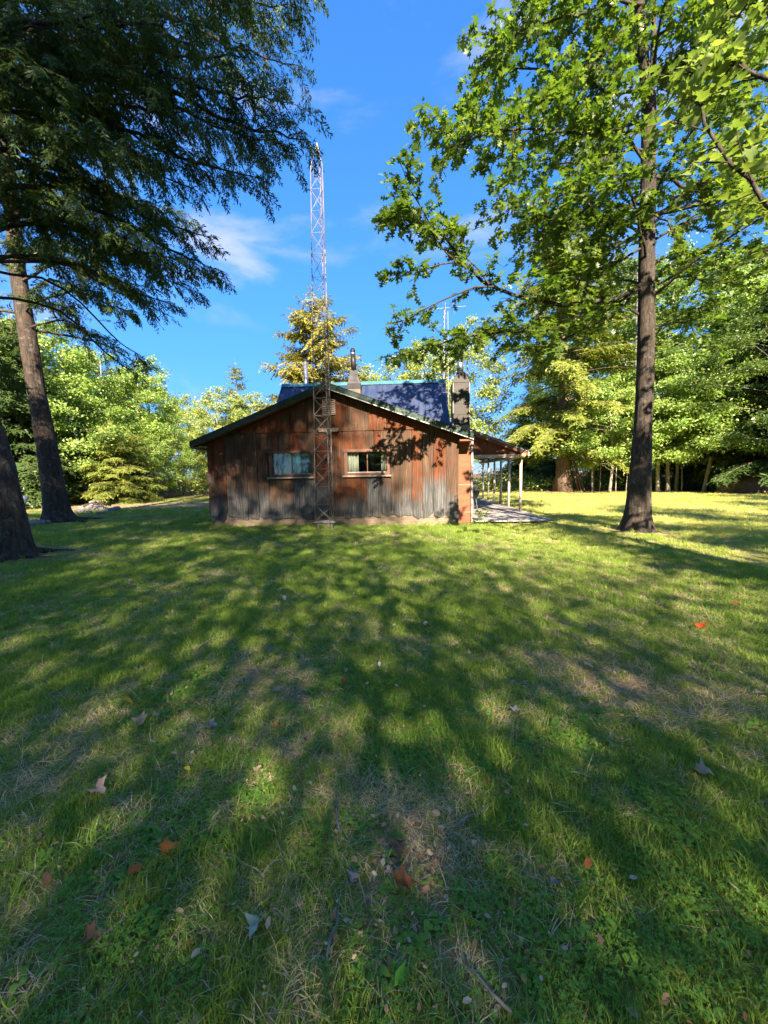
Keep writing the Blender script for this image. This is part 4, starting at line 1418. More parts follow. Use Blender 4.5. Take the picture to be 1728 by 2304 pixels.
for k in range(16):
    z0 = 4.2 + 7 * k / 16
    az = k * 2.4
    ln = 2.6 * (1 - .03 * k)
    s0 = axis_at(tpm, z0)
    d = np.array([math.cos(az), math.sin(az), 0])
    if az % 6.283 > 2.2 and az % 6.283 < 4.4:
        ln *= .45
    leafy_limb(fol, br, [s0, s0 + d * ln * .5 + (0, 0, .5), s0 + d * ln + (0, 0, .6)], .03, rng, .14, .9, .2, .9)
thing_tree('maple_tree', 'maple with pale sunlit leaves whose boughs hang in at the upper right', 'tree', tm, 'bark_oak', br, fol.mesh('crown', MAPLE), 'maple_leaf_near')


# ---- the woods: a few trees of each kind, then copies
def broad(seed, H, base, R, nleaf, ls, tr, flat=.5, wob=.25, up_=.5, tmpl=RHOMB, spread=1.25):
    rng = np.random.default_rng(seed)
    tk, br, fol = MB(), MB(), Foliage()
    n = 14
    ph = rng.uniform(0, 6.28, 2)
    zz = np.linspace(-.15, H * .95, n)
    path = np.stack([wob * np.sin(zz / H * 4 + ph[0]) - wob * math.sin(ph[0]), wob * np.sin(zz / H * 3.3 + ph[1]) - wob * math.sin(ph[1]), zz], 1)
    rad = tr * (1 - .9 * np.clip(zz / H, 0, 1)) + .01
    rad[0] *= 1.3
    tk.tube(path, rad, 10, True, .08, seed)
    nl = int(16 + H * 1.6)
    clusters = []
    for k in range(nl):
        t = base / H + (0.97 - base / H) * (k + rng.random() * .8) / nl
        s = (t - base / H) / (1 - base / H)
        prof = math.sin(math.pi * min(1, .18 + .82 * s) ** .9) ** .7 if s < 1 else .1
        L = R * max(.22, prof) * rng.uniform(.65, 1.15)
        az = k * 2.4 + rng.normal(0, .4)
        p0 = np.array([np.interp(t * H, zz, path[:, 0]), np.interp(t * H, zz, path[:, 1]), t * H])
        rise = up_ * (.5 + s)
        d = np.array([math.cos(az), math.sin(az), rise * .6])
        P = lerp_path([p0, p0 + d * L * .5, p0 + d * L * .8 + (0, 0, -.04 * L), p0 + d * L + (0, 0, -.12 * L)], 7)
        br.tube(P, np.linspace(max(.012, tr * .22 * (1 - t)), .006, 7), 4, caps=False)
        nsub = max(3, int(L * 3.0))
        for q in range(nsub):
            f = rng.uniform(.3, 1.0)
            pp = P[0] + (P[-1] - P[0]) * f
            pp = np.array([np.interp(f, np.linspace(0, 1, 7), P[:, i]) for i in range(3)])
            a2 = az + rng.uniform(-1.3, 1.3)
            l2 = L * .42 * rng.uniform(.4, 1.1) * (1.2 - f * .4)
            e = pp + np.array([math.cos(a2), math.sin(a2), rng.uniform(-.15, .35)]) * l2
            if spread < 4:
                br.tube([pp, e], [.008, .004], 3, caps=False)
            for g in np.linspace(.35, 1.05, 3):
                clusters.append((pp + (e - pp) * g, .16 + .10 * l2))
    clusters = np.array([np.append(c, r) for c, r in clusters])
    idx = rng.integers(0, len(clusters), nleaf)
    c = clusters[idx]
    off = rng.normal(0, 1, (nleaf, 3)) * c[:, 3:4] * spread
    off[:, 2] *= flat
    Pp = c[:, :3] + off
    if spread > 4:                                           # evenly leafed crown, thinned so a share of the sun leaks through
        q = unit(rng.normal(0, 1, (nleaf, 3))) * rng.random((nleaf, 1)) ** (1 / 3)
        Pp = q * (R * 1.05, R * 1.05, (H - base) * .52) + (0, 0, base + (H - base) * .52)
    out = Pp - np.array([0, 0, H * .5])
    out[:, 2] = 0
    D = unit(unit(out) * .6 + rng.normal(0, .7, (nleaf, 3)) * (1, 1, .5) + (0, 0, -.35))
    N = unit(rng.normal(0, .45, (nleaf, 3)) + (0, 0, .55) + unit(out) * .65)
    return tk.mesh('trunk'), br.mesh('branches'), scatter('crown', tmpl, Pp, D, N, ls * rng.uniform(.45, 1.4, nleaf))


def conifer(seed, H, base, R, ss, tr, droop=.25, step=.34, per=5, gap=.0, power=.85, dens=1.0, wob=.12, dead=0.0):
    rng = np.random.default_rng(seed)
    tk, br, fol = MB(), MB(), Foliage()
    n = 14
    zz = np.linspace(-.15, H, n)
    ph = rng.uniform(0, 6.28)
    path = np.stack([wob * np.sin(zz / H * 3 + ph) - wob * math.sin(ph), wob * np.cos(zz / H * 2.5 + ph) - wob * math.cos(ph), zz], 1)
    rad = tr * (1 - .95 * np.clip(zz / H, 0, 1)) + .008
    rad[0] *= 1.35
    tk.tube(path, rad, 12, True, .08, seed)
    z = base
    while z < H - .2:
        t = (z - base) / (H - base)
        for k in range(per):
            if rng.random() < gap:
                continue
            az = rng.uniform(0, 6.283)
            L = R * (1 - t) ** power * rng.uniform(.6, 1.12) + .25
            zz0 = z + rng.uniform(-.2, .2)
            p0 = np.array([np.interp(zz0, zz, path[:, 0]), np.interp(zz0, zz, path[:, 1]), zz0])
            d = np.array([math.cos(az), math.sin(az), 0])
            up0 = .12 + .35 * t
            P = np.array([p0 + d * L * s + np.array([0, 0, up0 * L * s - droop * L * s * s * (1.3 - t)]) for s in np.linspace(0, 1, 6)])
            br.tube(P, np.linspace(max(.01, .012 * L), .004, 6), 4, caps=False)
            if rng.random() < dead * (1 - t):
                continue
            m = max(3, int(L / (ss * .30) * dens))
            for q in range(m):
                s = .18 + .82 * (q + rng.random()) / m
                pp = np.array([np.interp(s, np.linspace(0, 1, 6), P[:, i]) for i in range(3)])
                for sd_ in (-1, 1):
                    a2 = az + sd_ * rng.uniform(.45, 1.25)
                    dd = np.array([math.cos(a2), math.sin(a2), rng.uniform(-.55, .05)])
                    fol.add(pp, unit(dd), unit(np.array([rng.normal(0, .3), rng.normal(0, .3), .8]) + d * .6), ss * (1.15 - .5 * s) * rng.uniform(.7, 1.3) * min(1.4, .5 + L / 3))
            fol.add(P[-1] - d * .1, unit(P[-1] - P[-2]), np.array([0, 0, 1.0]), ss * .8)
        z += step * rng.uniform(.7, 1.3) * (1 - .35 * t)
    fol.add(path[-1], np.array([0.1, 0, 1.0]), np.array([1.0, 0, 0]), ss)
    return tk.mesh('trunk'), br.mesh('branches'), fol.mesh('crown', SPRAY_FAR)


KIND = {
    'maple_a': broad(101, 10.5, 2.2, 3.6, 21000, .17, .13, .62),
    'maple_b': broad(102, 8.5, 1.8, 3.0, 17000, .16, .10, .60),
    'maple_c': broad(103, 13.0, 3.0, 4.2, 24000, .18, .17, .65),
    'aspen_a': broad(111, 13.5, 3.0, 2.6, 11000, .19, .13, .8, .2, .8),
    'aspen_b': broad(112, 11.5, 1.2, 2.9, 11000, .19, .11, .8, .3, .7),
    'shade_a': broad(131, 19.0, 4.5, 5.6, 18000, .16, .26, .9, spread=3.2),  # shade kinds: unseen trees, leafed by how much sun should leak through
    'shade_b': broad(132, 17.0, 4.0, 5.0, 14500, .16, .22, .9, spread=3.2),
    'shade_c': broad(133, 14.6, 3.2, 4.4, 2900, .16, .06, .9, spread=5.0),
    'shade_d': broad(135, 14.2, 2.8, 4.5, 2900, .16, .06, .9, spread=5.0),
    'tall_a': broad(134, 26.0, 16.5, 6.4, 11000, .27, .20, .6),  # unseen; crown kept high to shade the wall and spare the lawn
    'big_a': broad(121, 19.0, 6.0, 5.6, 17000, .27, .30, .5),
    'hem_a': conifer(201, 15.0, 1.6, 4.6, .66, .28, .26),
    'hem_b': conifer(202, 11.0, .7, 3.6, .60, .17, .28, .36),
    'hem_small': conifer(203, 5.2, .25, 2.3, .45, .07, .30, .26),
    'hem_old': conifer(204, 20.0, 3.0, 7.6, .72, .62, .34, .60, 5, .28, .42, 1.0, .25, .26),
    'pine_a': conifer(205, 15.4, 2.0, 7.0, .70, .26, .16, .55, 6, .22, .72, 1.0, .2),
    'pine_b': conifer(206, 12.5, 1.0, 3.4, .70, .17, .14, .5, 5, .15, .9, .9, .15),
}
LEAF = {'tall': 'maple_leaf', 'shade': 'maple_leaf', 'maple': 'maple_leaf', 'aspen': 'aspen_leaf', 'big': 'maple_leaf', 'hem': 'needle_lit', 'pine': 'needle_olive'}
BARK = {'tall': 'bark_grey', 'shade': 'bark_grey', 'maple': 'bark_pale', 'aspen': 'bark_pale', 'big': 'bark_grey', 'hem': 'bark_brown', 'pine': 'bark_brown'}
NAME = {'tall': 'hardwood_tree', 'shade': 'hardwood_tree', 'maple': 'maple_tree', 'aspen': 'aspen_tree', 'big': 'hardwood_tree', 'hem': 'hemlock_tree', 'pine': 'pine_tree'}
VAR = {}


def plant(kind, x, y, rz, sc, label, group=None, leaf=None, bark=None, sz=1.0):
    fam = kind.split('_')[0]
    t = empty(NAME[fam], (x, y, float(ground_z(x, y))), rz)
    t.scale = (sc, sc, sc * sz)
    tag(t, label, 'tree', group)
    lf, bk = leaf or LEAF[fam], bark or BARK[fam]
    key = (kind, lf, bk)
    if key not in VAR:
        VAR[key] = [me.copy() for me in KIND[kind]]
        for me, mt in zip(VAR[key], (bk, bk, lf)):
            me.materials.append(M[mt])
            if mt == bk:
                me.polygons.foreach_set('use_smooth', [True] * len(me.polygons))
    for nm, me in zip(('trunk', 'branches', 'crown'), VAR[key]):
        o = bpy.data.objects.new(nm, me)
        COL.objects.link(o)
        o.parent = t
    return t


def PX(u, Y):
    return (u - 864) * Y / 865.0


GL, GR, GC = 'trees of the woods left of the lane', 'trees along the wood edge beyond the lawn', 'trees behind the cabin'
forest = [
    # behind the cabin
    ('pine_a', PX(712, 31), 31, .3, 1.0, 'tall olive-tinged pine rising behind the lattice tower', GC),
    ('pine_b', PX(540, 40), 40, 1.0, 1.02, 'lone pointed pine left of the big one behind the cabin', GC, 'needle_lit'),
    ('aspen_b', PX(510, 37), 37, 2.0, .86, 'low rounded bright tree beyond the left eave', GC),
    ('aspen_b', PX(575, 36), 36, 3.0, .80, 'low bright tree in front of the pointed pine', GC),
    ('aspen_a', PX(440, 46), 46, .5, .82, 'thin pale-leaved tree far beyond the left eave', GC),
    ('aspen_a', PX(475, 48), 48, 1.7, .80, 'thin feathery tree beside the far pale one beyond the left eave', GC),
    ('aspen_b', PX(850, 33), 33, .9, .92, 'rounded yellow-green tree behind the tapered flue', GC),
    ('aspen_a', PX(905, 35), 35, 2.9, .93, 'loose airy tree standing behind the raised roof ridge', GC),
    ('aspen_a', PX(960, 33), 33, 4.1, .95, 'airy tree whose top reaches the aerial beyond the roof', GC),
    ('aspen_b', PX(1000, 35), 35, 5.2, 1.15, 'tall yellow-tipped tree behind the aerial mast', GC),
    ('aspen_b', PX(640, 40), 40, 5.9, .85, 'bright tree low at the foot of the olive pine', GC),
    ('aspen_b', PX(770, 38), 38, 1.9, .85, 'bright tree between the pine and the tapered flue', GC),
    # the right-hand wood edge
    ('hem_old', 14.9, 31.9, 1.1, 1.0, 'huge hemlock with thick brown trunk and sunlit sweeping boughs beyond the porch', GR),
    ('aspen_a', PX(1055, 36), 36, .3, 1.12, 'airy tree between the square chimney and the huge hemlock', GR),
    ('big_a', PX(1421, 34), 34, 2.2, 1.05, 'tall grey-trunked hardwood half hidden behind the oak trunk', GR, 'oak_leaf', 'bark_grey'),
    ('maple_b', PX(1372, 29.5), 29.5, .7, 1.0, 'slim maple between the huge hemlock and the oak trunk', GR),
    ('maple_b', PX(1335, 31.5), 31.5, 3.9, .95, 'bushy maple right of the huge hemlock trunk', GR),
    ('maple_a', PX(1481, 29), 29, 1.9, .95, 'bright maple with leaning pale stem just right of the oak trunk', GR),
    ('maple_a', PX(1503, 30), 30, 4.4, 1.0, 'bright maple with the thickest pale stem right of the oak trunk', GR),
    ('maple_b', PX(1521, 30.5), 30.5, 5.6, 1.12, 'slender maple third from the oak trunk at the wood edge', GR),
    ('maple_a', PX(1585, 28.5), 28.5, .2, .98, 'bright yellow-green maple standing alone at the edge before the dark hemlocks', GR),
    ('maple_c', PX(1560, 34), 34, 2.7, .95, 'tall maple behind the slender stems at the wood edge', GR),
    ('hem_a', PX(1625, 33), 33, 1.2, .90, 'dark stout-trunked hemlock behind the lone edge maple', GR, 'needle_shade'),
    ('hem_a', PX(1672, 34), 34, 2.6, 1.0, 'dark hemlock right of the stout one in the shady corner', GR, 'needle_shade'),
    ('hem_a', PX(1725, 29), 29, 3.6, 1.0, 'dark hemlock at the far right of the wood edge', GR, 'needle_shade'),
    ('hem_b', PX(1668, 29), 29, 5.2, .80, 'small shaded hemlock before the dark corner of the woods', GR, 'needle_lit'),
    ('maple_a', PX(1632, 29.5), 29.5, 2.4, 1.05, 'sunny maple between the lone edge maple and the dark corner', GR),
    ('hem_a', PX(1770, 26), 26, .2, 1.15, 'tall hemlock closing the right end of the wood edge', GR, 'needle_shade'),
    ('maple_c', PX(1740, 24), 24, 4.2, .9, 'maple arching over the right end of the lawn', GR, 'oak_leaf'),
    ('hem_a', PX(1640, 38), 38, 4.0, 1.2, 'tall hemlock deep behind the dark corner', GR, 'needle_shade'),
    ('maple_c', PX(1475, 41), 41, .8, 1.75, 'tall maple crown filling the sky right behind the oak trunk', GR),
    ('maple_c', PX(1590, 42), 42, 3.8, 1.75, 'tall maple crown rising behind the lone edge maple', GR),
    ('maple_c', PX(1330, 43), 43, 5.1, 1.25, 'tall maple crown showing between the huge hemlock and the oak', GR),
    ('maple_c', PX(1715, 40), 40, 2.1, 1.75, 'tall maple crown above the dark corner hemlocks', GR),
    # the left-hand woods
    ('maple_c', PX(150, 29), 29, .4, 1.0, 'pale-trunked maple right of the leaning hemlock trunk', GL),
    ('maple_c', PX(235, 31), 31, 2.4, .88, 'broad yellow-green maple beyond the stone heap', GL),
    ('aspen_a', PX(352, 36), 36, 1.3, .92, 'tall feathery tree at the right end of the left woods', GL, 'maple_leaf'),
    ('aspen_b', PX(310, 34), 34, 4.3, .95, 'leafy tree beside the feathery one in the left woods', GL, 'maple_leaf'),
    ('maple_b', PX(190, 27), 27, 1.0, 1.0, 'maple standing just right of the leaning trunk', GL),
    ('hem_small', PX(262, 26), 26, 2.2, 1.0, 'small bushy hemlock above the red stone', GL),
    ('hem_small', PX(300, 28), 28, .6, .95, 'low bushy hemlock sapling right of the red stone', GL, 'needle_lit'),
    ('aspen_b', PX(372, 33), 33, .6, .50, 'low round shrubby tree by the lane end', GL, 'maple_leaf'),
    ('aspen_b', PX(410, 35), 35, 1.6, .55, 'shrubby tree nearest the left end of the cabin', GL, 'maple_leaf'),
    ('aspen_b', PX(445, 37), 37, 2.6, .52, 'shrubby tree half hidden by the left eave', GL),
    ('aspen_b', PX(335, 30), 30, 3.6, .42, 'waist-high bright bush at the lane edge', GL, 'maple_leaf'),
    ('hem_b', PX(60, 24), 24, 3.1, 1.05, 'dark hemlock between the two big trunks', GL, 'needle_shade'),
    ('maple_c', PX(112, 30), 30, 4.8, 1.0, 'maple filling the gap left of the leaning trunk', GL),
    ('maple_b', PX(28, 27), 27, .9, 1.1, 'maple glowing between the two big trunks', GL),
    ('hem_a', PX(-20, 26), 26, 1.5, 1.0, 'shaded hemlock behind the edge trunk', GL, 'needle_shade'),
    ('maple_a', PX(90, 33), 33, 3.3, 1.15, 'tall maple high behind the leaning trunk', GL),
]
for f in forest:
    plant(f[0], f[1], f[2], f[3], f[4], f[5], f[6], f[7] if len(f) > 7 else None, f[8] if len(f) > 8 else None)

rng = np.random.default_rng(5)
DEEP = []
for k in range(30):                                          # the ranks behind, which only close the gaps
    s = k % 2
    if s:
        u = rng.uniform(1130, 1900); Y = rng.uniform(38, 58)
        lab, g = 'tree deep in the woods behind the sunny maples and hemlocks', 'deep ranks of the right woods'
    else:
        u = rng.uniform(-250, 400); Y = rng.uniform(38, 56)
        lab, g = 'tree deep in the woods behind the left lane', 'deep ranks of the left woods'
    kd = rng.choice(['hem_a', 'maple_c', 'hem_b', 'maple_a'])
    plant(str(kd), PX(u, Y), Y, rng.uniform(0, 6), rng.uniform(.8, 1.05), lab, g, 'needle_shade' if kd.startswith('hem') else None)

# ---- trees behind the viewer: unseen, thinned and placed for lawn shade, wall flecks and dark panes
for k, (kd, x, y, rz, sc) in enumerate((
        ('shade_a', -10.5, -15.0, .5, 1.10), ('tall_a', -3.8, -17.0, 2.0, 1.0), ('tall_a', -8.0, -19.5, 4.0, .98), ('tall_a', -3.4, -21.5, 1.0, 1.12), ('shade_a', -16, -13.0, 5.0, 1.12),
        ('shade_b', 9.8, -14.0, 4.0, .74), ('aspen_a', 8.8, -6.5, 1.0, 1.05), ('shade_b', 16, -14, 1.0, .9), ('hem_a', -20, -8, 1.0, 1.2),
        ('shade_c', -15.0, -11.4, 0.0, 1.00), ('shade_d', -12.9, -11.1, 2.4, 1.00), ('shade_c', -10.8, -11.3, 4.8, 1.00), ('shade_d', -8.7, -11.0, 0.9, 1.00), ('shade_c', -6.6, -11.2, 3.3, 1.00), ('shade_d', -4.5, -11.4, 5.7, 1.00), ('shade_c', -2.4, -11.0, 1.8, 1.00), ('shade_d', -0.3, -11.2, 4.2, 1.00), ('shade_c', 1.8, -10.9, 0.4, 1.00), ('shade_d', 3.9, -11.1, 2.8, 0.94), ('shade_c', 6.0, -11.3, 5.2, 0.80), 
        ('shade_d', -14.0, -13.0, 1.3, 1.02), ('shade_c', -11.9, -13.2, 3.7, 1.02), ('shade_d', -9.8, -13.4, 6.1, 1.02), ('shade_c', -7.7, -13.1, 2.2, 1.02), ('shade_d', -5.6, -13.3, 4.6, 1.02), ('shade_c', -3.5, -13.0, 0.7, 1.02), ('shade_d', -1.4, -13.1, 3.1, 1.02), ('shade_c', 0.7, -13.3, 5.5, 1.02), ('shade_d', 2.8, -13.0, 1.6, 0.96), ('shade_c', 4.9, -13.2, 4.0, 0.82), 
        ('shade_d', -15.0, -15.0, 0.2, 1.06), ('shade_c', -12.9, -15.2, 2.6, 1.06), ('shade_d', -10.8, -15.4, 5.0, 1.06), ('shade_c', -8.7, -15.1, 1.1, 1.06), ('shade_d', -6.6, -15.3, 3.5, 1.06), ('shade_c', -4.5, -15.5, 5.9, 1.06), ('shade_d', -2.4, -15.2, 2.0, 1.06), ('shade_c', -0.3, -15.3, 4.4, 1.06), ('shade_d', 1.8, -15.0, 0.5, 1.06), ('shade_c', 3.9, -15.2, 2.9, 1.00), 
        ('shade_d', -7.4, -8.1, 5.3, 0.70), ('shade_c', -5.6, -7.8, 1.4, 0.70), ('shade_d', -3.8, -8.0, 3.8, 0.70), ('shade_c', -2.0, -8.2, 6.2, 0.70), ('shade_d', -0.2, -7.9, 2.4, 0.70), ('shade_c', 1.6, -8.1, 4.8, 0.70), ('shade_d', 3.4, -7.8, 0.9, 0.66), ('shade_c', 5.2, -8.0, 3.3, 0.56), 
        ('aspen_a', 13.0, -4.0, 2.0, 1.05), ('aspen_b', 18.5, -2.0, 4.0, 1.15), ('aspen_a', 24, 1, 5.0, 1.1),
        ('hem_b', -14, -30, 1, 1.1), ('hem_b', -9, -33, 2, 1.2), ('hem_b', -4.5, -31, 3, 1.1), ('hem_b', 0, -34, 4, 1.2), ('hem_b', 4.5, -31, 5, 1.1), ('hem_b', 9, -33, 6, 1.2), ('hem_b', 14, -30, .5, 1.1), ('hem_b', -2, -38, 1.5, 1.3), ('hem_b', 6.5, -38, 2.5, 1.3))):
    plant(kd, x, y, rz, sc, 'unseen yard tree behind the viewer that keeps back sun and sky light', 'yard trees behind the viewer', 'maple_leaf' if not kd.startswith('hem') else 'needle_shade')

# ------------------------------------------------------------------ undergrowth at the feet of the woods
rng = np.random.default_rng(91)
cl = []
for k in range(2600):
    if rng.random() < .55:
        u = rng.uniform(1080, 1850); Y = rng.uniform(31.5, 52)
        if 1330 > u and Y < 33: continue
    else:
        u = rng.uniform(-150, 470); Y = rng.uniform(0, 1) ** 1.2 * 22 + 29.5 + max(0, (u - 150) / 60)
    x = PX(u, Y)
    h = (.5 + 2.6 * max(0, fbm(np.array([x * .22]), np.array([Y * .22]), 0, 5, 3)[0] - .3)) * (1 + (Y - 30) * .035)
    cl.append((x, Y, h))
cl = np.array(cl)
n = 46000
c = cl[rng.integers(0, len(cl), n)]
hh = rng.random(n) ** .8 * c[:, 2]
P = np.stack([c[:, 0] + rng.normal(0, .35, n), c[:, 1] + rng.normal(0, .35, n), hh + ground_z(c[:, 0], c[:, 1])], 1)
D = unit(rng.normal(0, 1, (n, 3)) * (1, 1, .4))
N = unit(rng.normal(0, .6, (n, 3)) + (0, -.5, .8))
tag(obj('undergrowth', scatter('undergrowth', RHOMB, P, D, N, rng.uniform(.10, .26, n)), 'under_leaf'), 'leafy undergrowth between the trunks of the woods', None, None, 'stuff')

# thin saplings at the wood edge
SAP = ((1386, 29.2, .035, 'thin pale sapling left of the oak trunk base, among the maples'), (1409, 30.2, .03, 'thinnest sapling almost touching the oak trunk'),
       (1462, 29.0, .035, 'thin sapling peeping out right behind the oak trunk'), (1535, 29.6, .04, 'thin sapling between the slender maples and the lone edge maple'),
       (1350, 31.0, .045, 'thin dark sapling right of the leaning poles'), (1336, 33.5, .06, 'dark straight sapling deep right of the huge hemlock'))
for u, Y, r, lb in SAP:
    sx = PX(u, Y)
    h = rng.uniform(4.5, 6.5)
    m = MB(); lean = rng.normal(0, .25)
    P = lerp_path([(0, 0, -.1), (lean * .3 + .06, .05, h * .4), (lean, 0, h)], 12)
    m.tube(P, np.linspace(r, .012, 12), 8, True, .1, int(u))
    f2 = Foliage()
    for q in range(420):
        t = rng.uniform(.42, 1.0)
        pp = np.array([np.interp(t, np.linspace(0, 1, 12), P[:, i]) for i in range(3)])
        f2.add(pp + rng.normal(0, 1, 3) * (.55, .55, .18) * (1.25 - t), unit(rng.normal(0, 1, 3) * (1, 1, .3)), unit(rng.normal(0, .4, 3) + (0, -.2, 1)), rng.uniform(.12, .22))
    t = empty('sapling', (sx, Y, float(ground_z(sx, Y))))
    tag(t, lb, 'tree', 'saplings along the wood edge')
    m.build('trunk', 'bark_pale', t, True)
    obj('crown', f2.mesh('crown', RHOMB), 'maple_leaf', t)

# poles leaning on the huge hemlock
for k, (u0, u1, lb) in enumerate(((1303, 1284, 'brown pole leaning closest to the huge hemlock trunk'), (1308, 1290, 'second brown pole leaning beside the huge hemlock trunk'), (1314, 1293, 'outermost brown pole leaning by the huge hemlock trunk'))):
    m = MB()
    m.tube([(PX(u0, 31.2), 31.2 - .1 * k, -.05), (PX(u1, 31.4), 31.5, 2.7 - .15 * k)], [.075, .05], 10, True, .1, k)
    tag(m.build('leaning_pole', 'bark_brown', None, True), lb, 'pole', 'poles leaning on the huge hemlock')


def rock(seed, sx, sy, sz, rough=.35):
    rng = np.random.default_rng(seed)
    V, F = [], []
    nu, nv = 14, 9
    for j in range(nv):
        th = math.pi * j / (nv - 1)
        for i in range(nu):
            ph = 2 * math.pi * i / nu
            d = np.array([math.sin(th) * math.cos(ph), math.sin(th) * math.sin(ph), math.cos(th)])
            r = 1 + rough * (float(fbm(d[0] * 1.7 + seed, d[1] * 1.7, d[2] * 1.7, seed, 3)) - .5) * 2
            d = np.sign(d) * np.abs(d) ** .8
            V.append(d * r * (sx, sy, sz))
    for j in range(nv - 1):
        for i in range(nu):
            a, b = j * nu + i, j * nu + (i + 1) % nu
            F.append((a, a + nu, b + nu, b))
    m = MB(); m.add(V, F)
    return m


def place_rock(u, v, s, seed, label, mat='stone', group=None, z=.0):
    x, y = on_ground(u, v)
    o = rock(seed, s[0], s[1], s[2]).build('field_stone', mat, None, True)
    o.location = (x, y, float(ground_z(x, y)) + s[2] * .55 + z)
    o.rotation_euler = (0, 0, seed * 1.3)
    tag(o, label, 'stone', group)


place_rock(77, 1181, (.20, .16, .15), 3, 'larger grey stone left of the leaning hemlock roots')
place_rock(91, 1180, (.16, .14, .14), 4, 'darker smaller stone touching the one left of the leaning hemlock')
place_rock(108, 1176, (.10, .10, .09), 5, 'little dark stone tucked against the foot of the leaning hemlock')
place_rock(284, 1121, (.42, .35, .42), 6, 'reddish boulder under the small hemlock at the lane edge', 'stone_red')
HEAP = ((192, 1148, .30, .0), (206, 1146, .34, .05), (220, 1148, .30, .0), (213, 1144, .28, .22), (232, 1149, .24, .0), (180, 1153, .20, .0), (200, 1156, .18, .0),
        (248, 1150, .20, .0), (262, 1148, .22, .0), (240, 1156, .15, .0), (223, 1157, .16, .0))
for k, (u, v, s, z) in enumerate(HEAP):
    place_rock(u, v, (s, s * .8, s * .55), 20 + k, 'grey-brown stone in the low heap beyond the leaning hemlock', 'stone', 'stones of the low heap', z)
for k in range(7):
    x, y = on_ground(205 + k * 6, 1150)
    m = MB(); a = k * .9
    m.tube([(x - .4 * math.cos(a), y - .4 * math.sin(a), .25), (x, y, .42 + .05 * (k % 3)), (x + .45 * math.cos(a), y + .4 * math.sin(a), .30 + .1 * (k % 2))], [.03, .03, .012], 6, True, .2, k)
    tag(m.build('dead_stick', 'bark_brown', None, True), 'dead stick lying on the low stone heap', 'stick', 'sticks on the stone heap')
# rotten stump glowing orange between the two big trunks
x, y = PX(49, 27), 27.0
m = big_trunk([(0, 0, -.1), (.05, 0, .6), (.02, .05, 1.25)], [.34, .30, .24], 28, 24, 9, .05, .5, 5)
o = m.build('tree_stump', 'rotten_wood', None, True); o.location = (x, y, 0)
tag(o, 'rotten orange-brown stump between the two big trunks at the wood edge', 'stump')
# garden lamp with a pale head on a bent rod
lp = empty('garden_lamp', (PX(47, 16.5), 16.5, 0))
tag(lp, 'garden lamp with pale oval head on a bent black rod left of the leaning trunk', 'lamp')
m = MB(); m.tube(lerp_path([(-.35, 0, -.05), (-.3, 0, .42), (-.08, 0, .52), (.08, 0, .62)], 14), .018, 8); m.build('rod', 'copper_pole', lp, True)
m = MB(); m.tube([(.06, 0, .58), (.10, 0, .66), (.20, 0, .86), (.24, 0, .96), (.25, 0, .99)], [.05, .09, .11, .06, .01], 14); m.build('head', 'white_paint', lp, True)
# earth mound with roots in the shady right corner
x, y = PX(1700, 26.5), 26.5
mo = empty('root_mound', (x, y, 0))
tag(mo, 'dark earth mound with torn roots in the shady corner of the woods', 'mound')
rock(77, 2.3, 1.2, 1.25, .5).build('earth', 'bark_brown', mo, True)
for k in range(9):
    a = k * .75
    m = MB()
    m.tube([(1.4 * math.cos(a), .6 * math.sin(a), .5), (1.9 * math.cos(a + .2), .9 * math.sin(a), .95), (2.5 * math.cos(a), 1.2 * math.sin(a + .3), .8 + .5 * math.sin(k))], [.09, .06, .015], 7, True, .2, k)
    m.build('root', 'bark_brown', mo, True)

# ------------------------------------------------------------------ grass, straw, clover: small tufts on every patch of the lawn
def blade_tuft(seed, nb, rad, h0, h1, wd, lean, flat=1.0):
    rng = np.random.default_rng(seed)
    V, F = [], []
    for b in range(nb):
        a, r = rng.uniform(0, 6.283), rad * math.sqrt(rng.random())
        x, y = r * math.cos(a), r * math.sin(a)
        h = rng.uniform(h0, h1)
        la, ll = rng.uniform(0, 6.283), lean * rng.uniform(.3, 1.3)
        sa = rng.uniform(0, 3.1416)
        w_ = wd * rng.uniform(.7, 1.3)
        sx, sy = math.cos(sa) * w_ / 2, math.sin(sa) * w_ / 2
        dx, dy = math.cos(la) * h * ll, math.sin(la) * h * ll
        k = len(V)
        V += [(x - sx, y - sy, -.008), (x + sx, y + sy, -.008), (x + dx * .35 - sx * .9, y + dy * .35 - sy * .9, h * .55 * flat), (x + dx * .35 + sx * .9, y + dy * .35 + sy * .9, h * .55 * flat),
              (x + dx, y + dy, h * (1 - .35 * min(1, ll)) * flat)]
        F += [(k, k + 1, k + 3), (k, k + 3, k + 2), (k + 2, k + 3, k + 4)]
    return V, F


